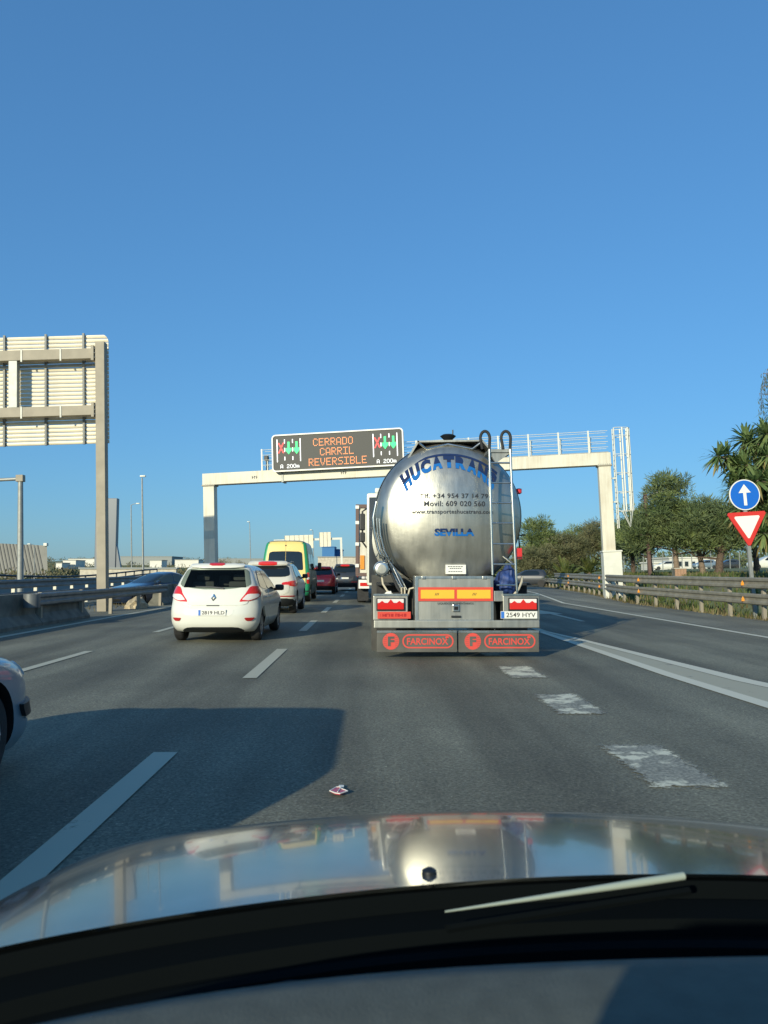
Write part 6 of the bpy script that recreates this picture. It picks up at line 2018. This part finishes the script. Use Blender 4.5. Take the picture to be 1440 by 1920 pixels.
def warehouse():
    Y = 150
    a, b = AT(-60, 1016, Y), AT(90, 1074, Y)
    root = thing('warehouse', 'grey warehouse with slanting ribbed cladding at the left edge', 'building', (b.x, Y, b.z - 1))
    W = b.x - a.x; h1 = AT(90, 1023, Y).z - b.z + 1; h0 = a.z - b.z + 1
    P = lambda u, v, d: Vector((-W * (1 - u) - v * 0 + (v / 7) * -.6 * u, d, v))
    MB().add([(-W, 0, 0), (0, 0, 0), (-.4, 0, h1), (-W, 0, h0), (-W, 30, 0), (-13, 30, 0), (-13.4, 30, h1), (-W, 30, h0)], [(0, 1, 2, 3), (4, 7, 6, 5), (0, 4, 5, 1), (1, 5, 6, 2), (2, 6, 7, 3), (3, 7, 4, 0)]).build('wall', 'grey_roofing', root)
    n = 22
    for k in range(n):
        x = -W + (W - .8) * (k + .5) / n + .5
        xt = x - 1.6
        if xt < -W: continue
        zt = h0 + (h1 - h0) * ((xt + W) / W)
        MB().add([(x - .12, -.12, 0), (x + .12, -.12, 0), (xt + .12, -.12, zt), (xt - .12, -.12, zt), (x - .12, 0, 0), (x + .12, 0, 0), (xt + .12, 0, zt), (xt - .12, 0, zt)], [(0, 1, 2, 3), (0, 1, 5, 4), (1, 2, 6, 5), (2, 3, 7, 6), (3, 0, 4, 7)]).build('cladding_rib', 'roofing_rib', root)
    MB().bev(-.9, -.2, -.5, .3, h1 - .1, h1 + .5, .1).build('flood_lamp', 'white_steel', root)
warehouse()
def totem():
    Y = 150
    a, b = AT(180, 934, Y), AT(216, 1072, Y)
    root = thing('totem_sign', 'tall grey dealership totem half hidden behind the sign post', 'sign', ((a.x + b.x) / 2, Y, b.z - 1))
    w = (b.x - a.x) / 2; h = a.z - b.z + 1
    MB().bev(-w, w, 0, 1.4, -1, h, .1).build('slab', 'totem_grey', root)
    MB().add([(w, .2, 0), (w + 1.3, .2, 0), (w, .2, h * .42), (w, 1, 0), (w + 1.3, 1, 0), (w, 1, h * .42)], [(0, 1, 2), (3, 5, 4), (0, 3, 4, 1), (1, 4, 5, 2), (2, 5, 3, 0)]).build('side_fin', 'totem_grey', root)
    t = MB()
    for k, z in enumerate((.47, .545, .62, .69, .75)):
        x = -w + 1.15
        t.bbox(x, x + .7, -.06, -.003, h * z, h * z + .16); t.bbox(x + (.0 if k % 2 else .5), x + (.2 if k % 2 else .7), -.06, -.003, h * z + .17, h * z + .7)
    t.build('letters', 'sign_white', root)
totem()
FB = 'far white buildings on the slope'
px_block('far_building', 'long low white building on the slope, right of the slanting warehouse', 'building', 128, 180, 1048, 1058, 330, 14, 'far_white')
px_block('far_building', 'taller white block standing in front of the long low white building', 'building', 118, 142, 1051, 1060, 310, 10, 'far_white')
px_block('far_building', 'small white house next to the slanting warehouse', 'building', 105, 116, 1056, 1062, 300, 8, 'far_white')
px_block('far_building', 'grey flat roofed shed on the skyline between the street lamps', 'building', 226, 322, 1044, 1056, 340, 20, 'far_grey', wins=0)
px_block('far_building', 'small white house below the grey shed on the skyline', 'building', 281, 303, 1051, 1058, 300, 8, 'far_white')
px_block('far_building', 'low white house left of the gantry leg', 'building', 328, 372, 1050, 1060, 320, 9, 'far_white')
px_block('long_wall', 'long low cream wall between the totem and the street lamps', 'wall', 150, 330, 1067, 1076, 118, .6, 'concrete_pale')
px_block('blue_building', 'bright blue box building beside the small far gantry', 'building', 604, 627, 1026, 1046, 230, 12, 'far_blue', wins=0, roof='far_blue')
px_block('blue_building', 'lower dark blue annex right of the bright blue building', 'building', 628, 641, 1031, 1046, 236, 12, 'far_blue', wins=0, roof='far_blue')
px_block('long_wall', 'pale embankment wall below the blue buildings', 'wall', 596, 690, 1045, 1056, 200, 3, 'concrete_pale')
px_block('far_building', 'low flat grey building far behind the gantry leg', 'building', 405, 500, 1048, 1060, 380, 12, 'far_grey', wins=0)

def far_gantry():
    Y = 160
    root = thing('gantry', 'small far gantry whose pale sign backs show above the yellow van', 'gantry', (AT(642, 1000, Y).x, Y, 0), 0, LEAN)
    o = root.location
    def q(px, py): v = AT(px, py, Y) - o; return v
    zt = q(0, 1009).z
    MB().bbox(-.22, .22, -.2, .2, -.5, zt + .2).build('post', 'white_steel', root)
    L = q(520, 1009).x
    MB().bbox(L, -.225, -.2, .2, zt - .25, zt + .2).build('beam', 'white_steel', root)
    MB().bbox(L - .45, L - .004, -.2, .2, -.5, zt + .2).build('post', 'white_steel', root)
    for (p0, p1, t, b, n) in ((537, 590, 1001, 1026, 6), (602, 623, 997, 1024, 3)):
        a, c = q(p0, t), q(p1, b)
        so = MB().bbox(a.x, c.x, -.5, -.38, c.z, a.z).build('sign_panel', 'sign_aluminium', root)
        for k in range(n + 1):
            x = a.x + (c.x - a.x) * k / n
            MB().bbox(x - .05, x + .05, -.56, -.503, c.z, a.z).build('stiffener', 'galvanised', so)
far_gantry()

# park at the right: box, pavilion, parked cars, fence
def brick_box():
    b = base_at(1274, 49)
    root = thing('brick_box', 'orange brick meter box on the grass beside a pine trunk', 'box', (b[0], b[1], b[2]))
    MB().bbox(-.37, .37, 0, .5, -.3, .50).build('core', 'concrete', root)
    m = MB().bbox(-.085, .085, 0, .02, 0, .052).mesh('brick', 'brick_box')
    for j in range(8):
        for i in range(4):
            o = link('brick', m, root); o.location = (-.28 + i * .187 + (.0 if j % 2 else -.0), -.022, .02 + j * .058)
    MB().bbox(-.42, .42, -.05, .55, .504, .56).build('cap', 'concrete_pale', root)
brick_box()
px_block('pavilion', 'low white pavilion with a long flat roof behind the pine trunks', 'building', 1255, 1345, 1047, 1070, 142, 12, 'far_white', wins=7, roof='far_white')
px_block('pavilion', 'small white kiosk left of the pavilion, behind the fence', 'building', 1224, 1252, 1056, 1070, 136, 6, 'far_white', wins=2, roof='far_white')
def simple_car(label, px, Y, m, rz, roof=1.0):
    b = base_at(px, Y)
    root = thing('parked_car', label, 'car', b, rz, 0, 'cars parked behind the park')
    B = Body([(z, yr, yf, w, *r_) for z, yr, yf, w, *r_ in HATCH])
    vs, fs = B.hull()
    MB().add([(v[0], v[1] - 2, v[2]) for v in vs], fs).build('body', m, root, smooth=50)
    g = MB()
    for mm in (False, True):
        patch(g, [(.7, 1.02), (2.55, .97), (2.0, 1.37), (.95, 1.37)], lambda a, b: B.side(a, b) , .02, mirror=mm, nu=6, nv=4, rnd_=1, centre=(0, 2, 1))
    g.v = [(p[0], p[1] - 2, p[2]) for p in g.v]
    g.build('side_window', 'glass', root, smooth=40)
    for y in (-1.3, 1.22):
        for s in (-1, 1):
            MB().lathe([(.2, -.09), (.3, -.09), (.3, .09), (.2, .09)], (s * .78, y, .3), 'X', 16).build('wheel', 'rubber', root, smooth=40)
simple_car('white parked car by the kiosk, left of the brick box', 1246, 122, 'white_paint', R(80))
simple_car('silver parked car under the forked pine', 1318, 126, 'silver_blue_paint', R(95))
simple_car('dark parked car right of the silver parked car', 1362, 128, 'dark_grey_paint', R(88))
simple_car('white parked van like car at the right edge below the yucca', 1434, 84, 'white_paint', R(86))
simple_car('grey parked car seen just right of the tanker ladder', 985, 66, 'dark_grey_paint', R(75))
def park_fence():
    root = thing('fence', 'tall wire fence with pale posts at the back of the park', 'fence', (0, 0, 0))
    a, b = AT(1150, 1000, 112), AT(1420, 1000, 114)
    n = 15
    prev = None
    for k in range(n + 1):
        p = a.lerp(b, k / n); z = ground_z(p.x, p.y)
        MB().bbox(p.x - .05, p.x + .05, p.y - .05, p.y + .05, z - .2, z + 2.6).build('fence_post', 'galvanised', root)
        if prev:
            w = MB()
            for h in range(10):
                w.tube([(prev.x, prev.y, ground_z(prev.x, prev.y) + .15 + .25 * h), (p.x, p.y, z + .15 + .25 * h)], .012, 3)
            w.build('wire_panel', 'galvanised', root)
        prev = p
park_fence()

# ------------------------------------------------------------------ litter on the road
def litter():
    p = G(635, 1490)
    root = thing('lamp_fragment', 'broken red and white lens fragment lying on the road ahead of the bonnet', 'litter', (p.x, p.y, .004), .0)
    out = [(-.055, .0), (-.02, -.028), (.01, -.036), (.055, -.004), (.02, .022), (.0, .05), (-.02, .045)]
    MB().prism(out, lambda u, v, d: Vector((u, v * 1.7, d + .012 * (1 + 8 * u * u * 10))), 0, .006).build('lens', 'litter_red', root)
    fr = MB()
    for a, b in zip(out, out[1:] + out[:1]):
        fr.tube([(a[0], a[1] * 1.7, .02), (b[0], b[1] * 1.7, .02)], .0035, 5)
    fr.tube([(-.005, -.03, .022), (.012, .06, .022)], .003, 5)
    fr.build('lens_rim', 'plate_white', root)
    q = G(640, 1478)
    MB()
    r2 = thing('plastic_chip', 'tiny white plastic chip just beyond the red lens fragment', 'litter', (q.x, q.y, .004))
    MB().bev(-.016, .016, -.02, .02, 0, .012, .003).build('chip', 'plate_white', r2)
litter()
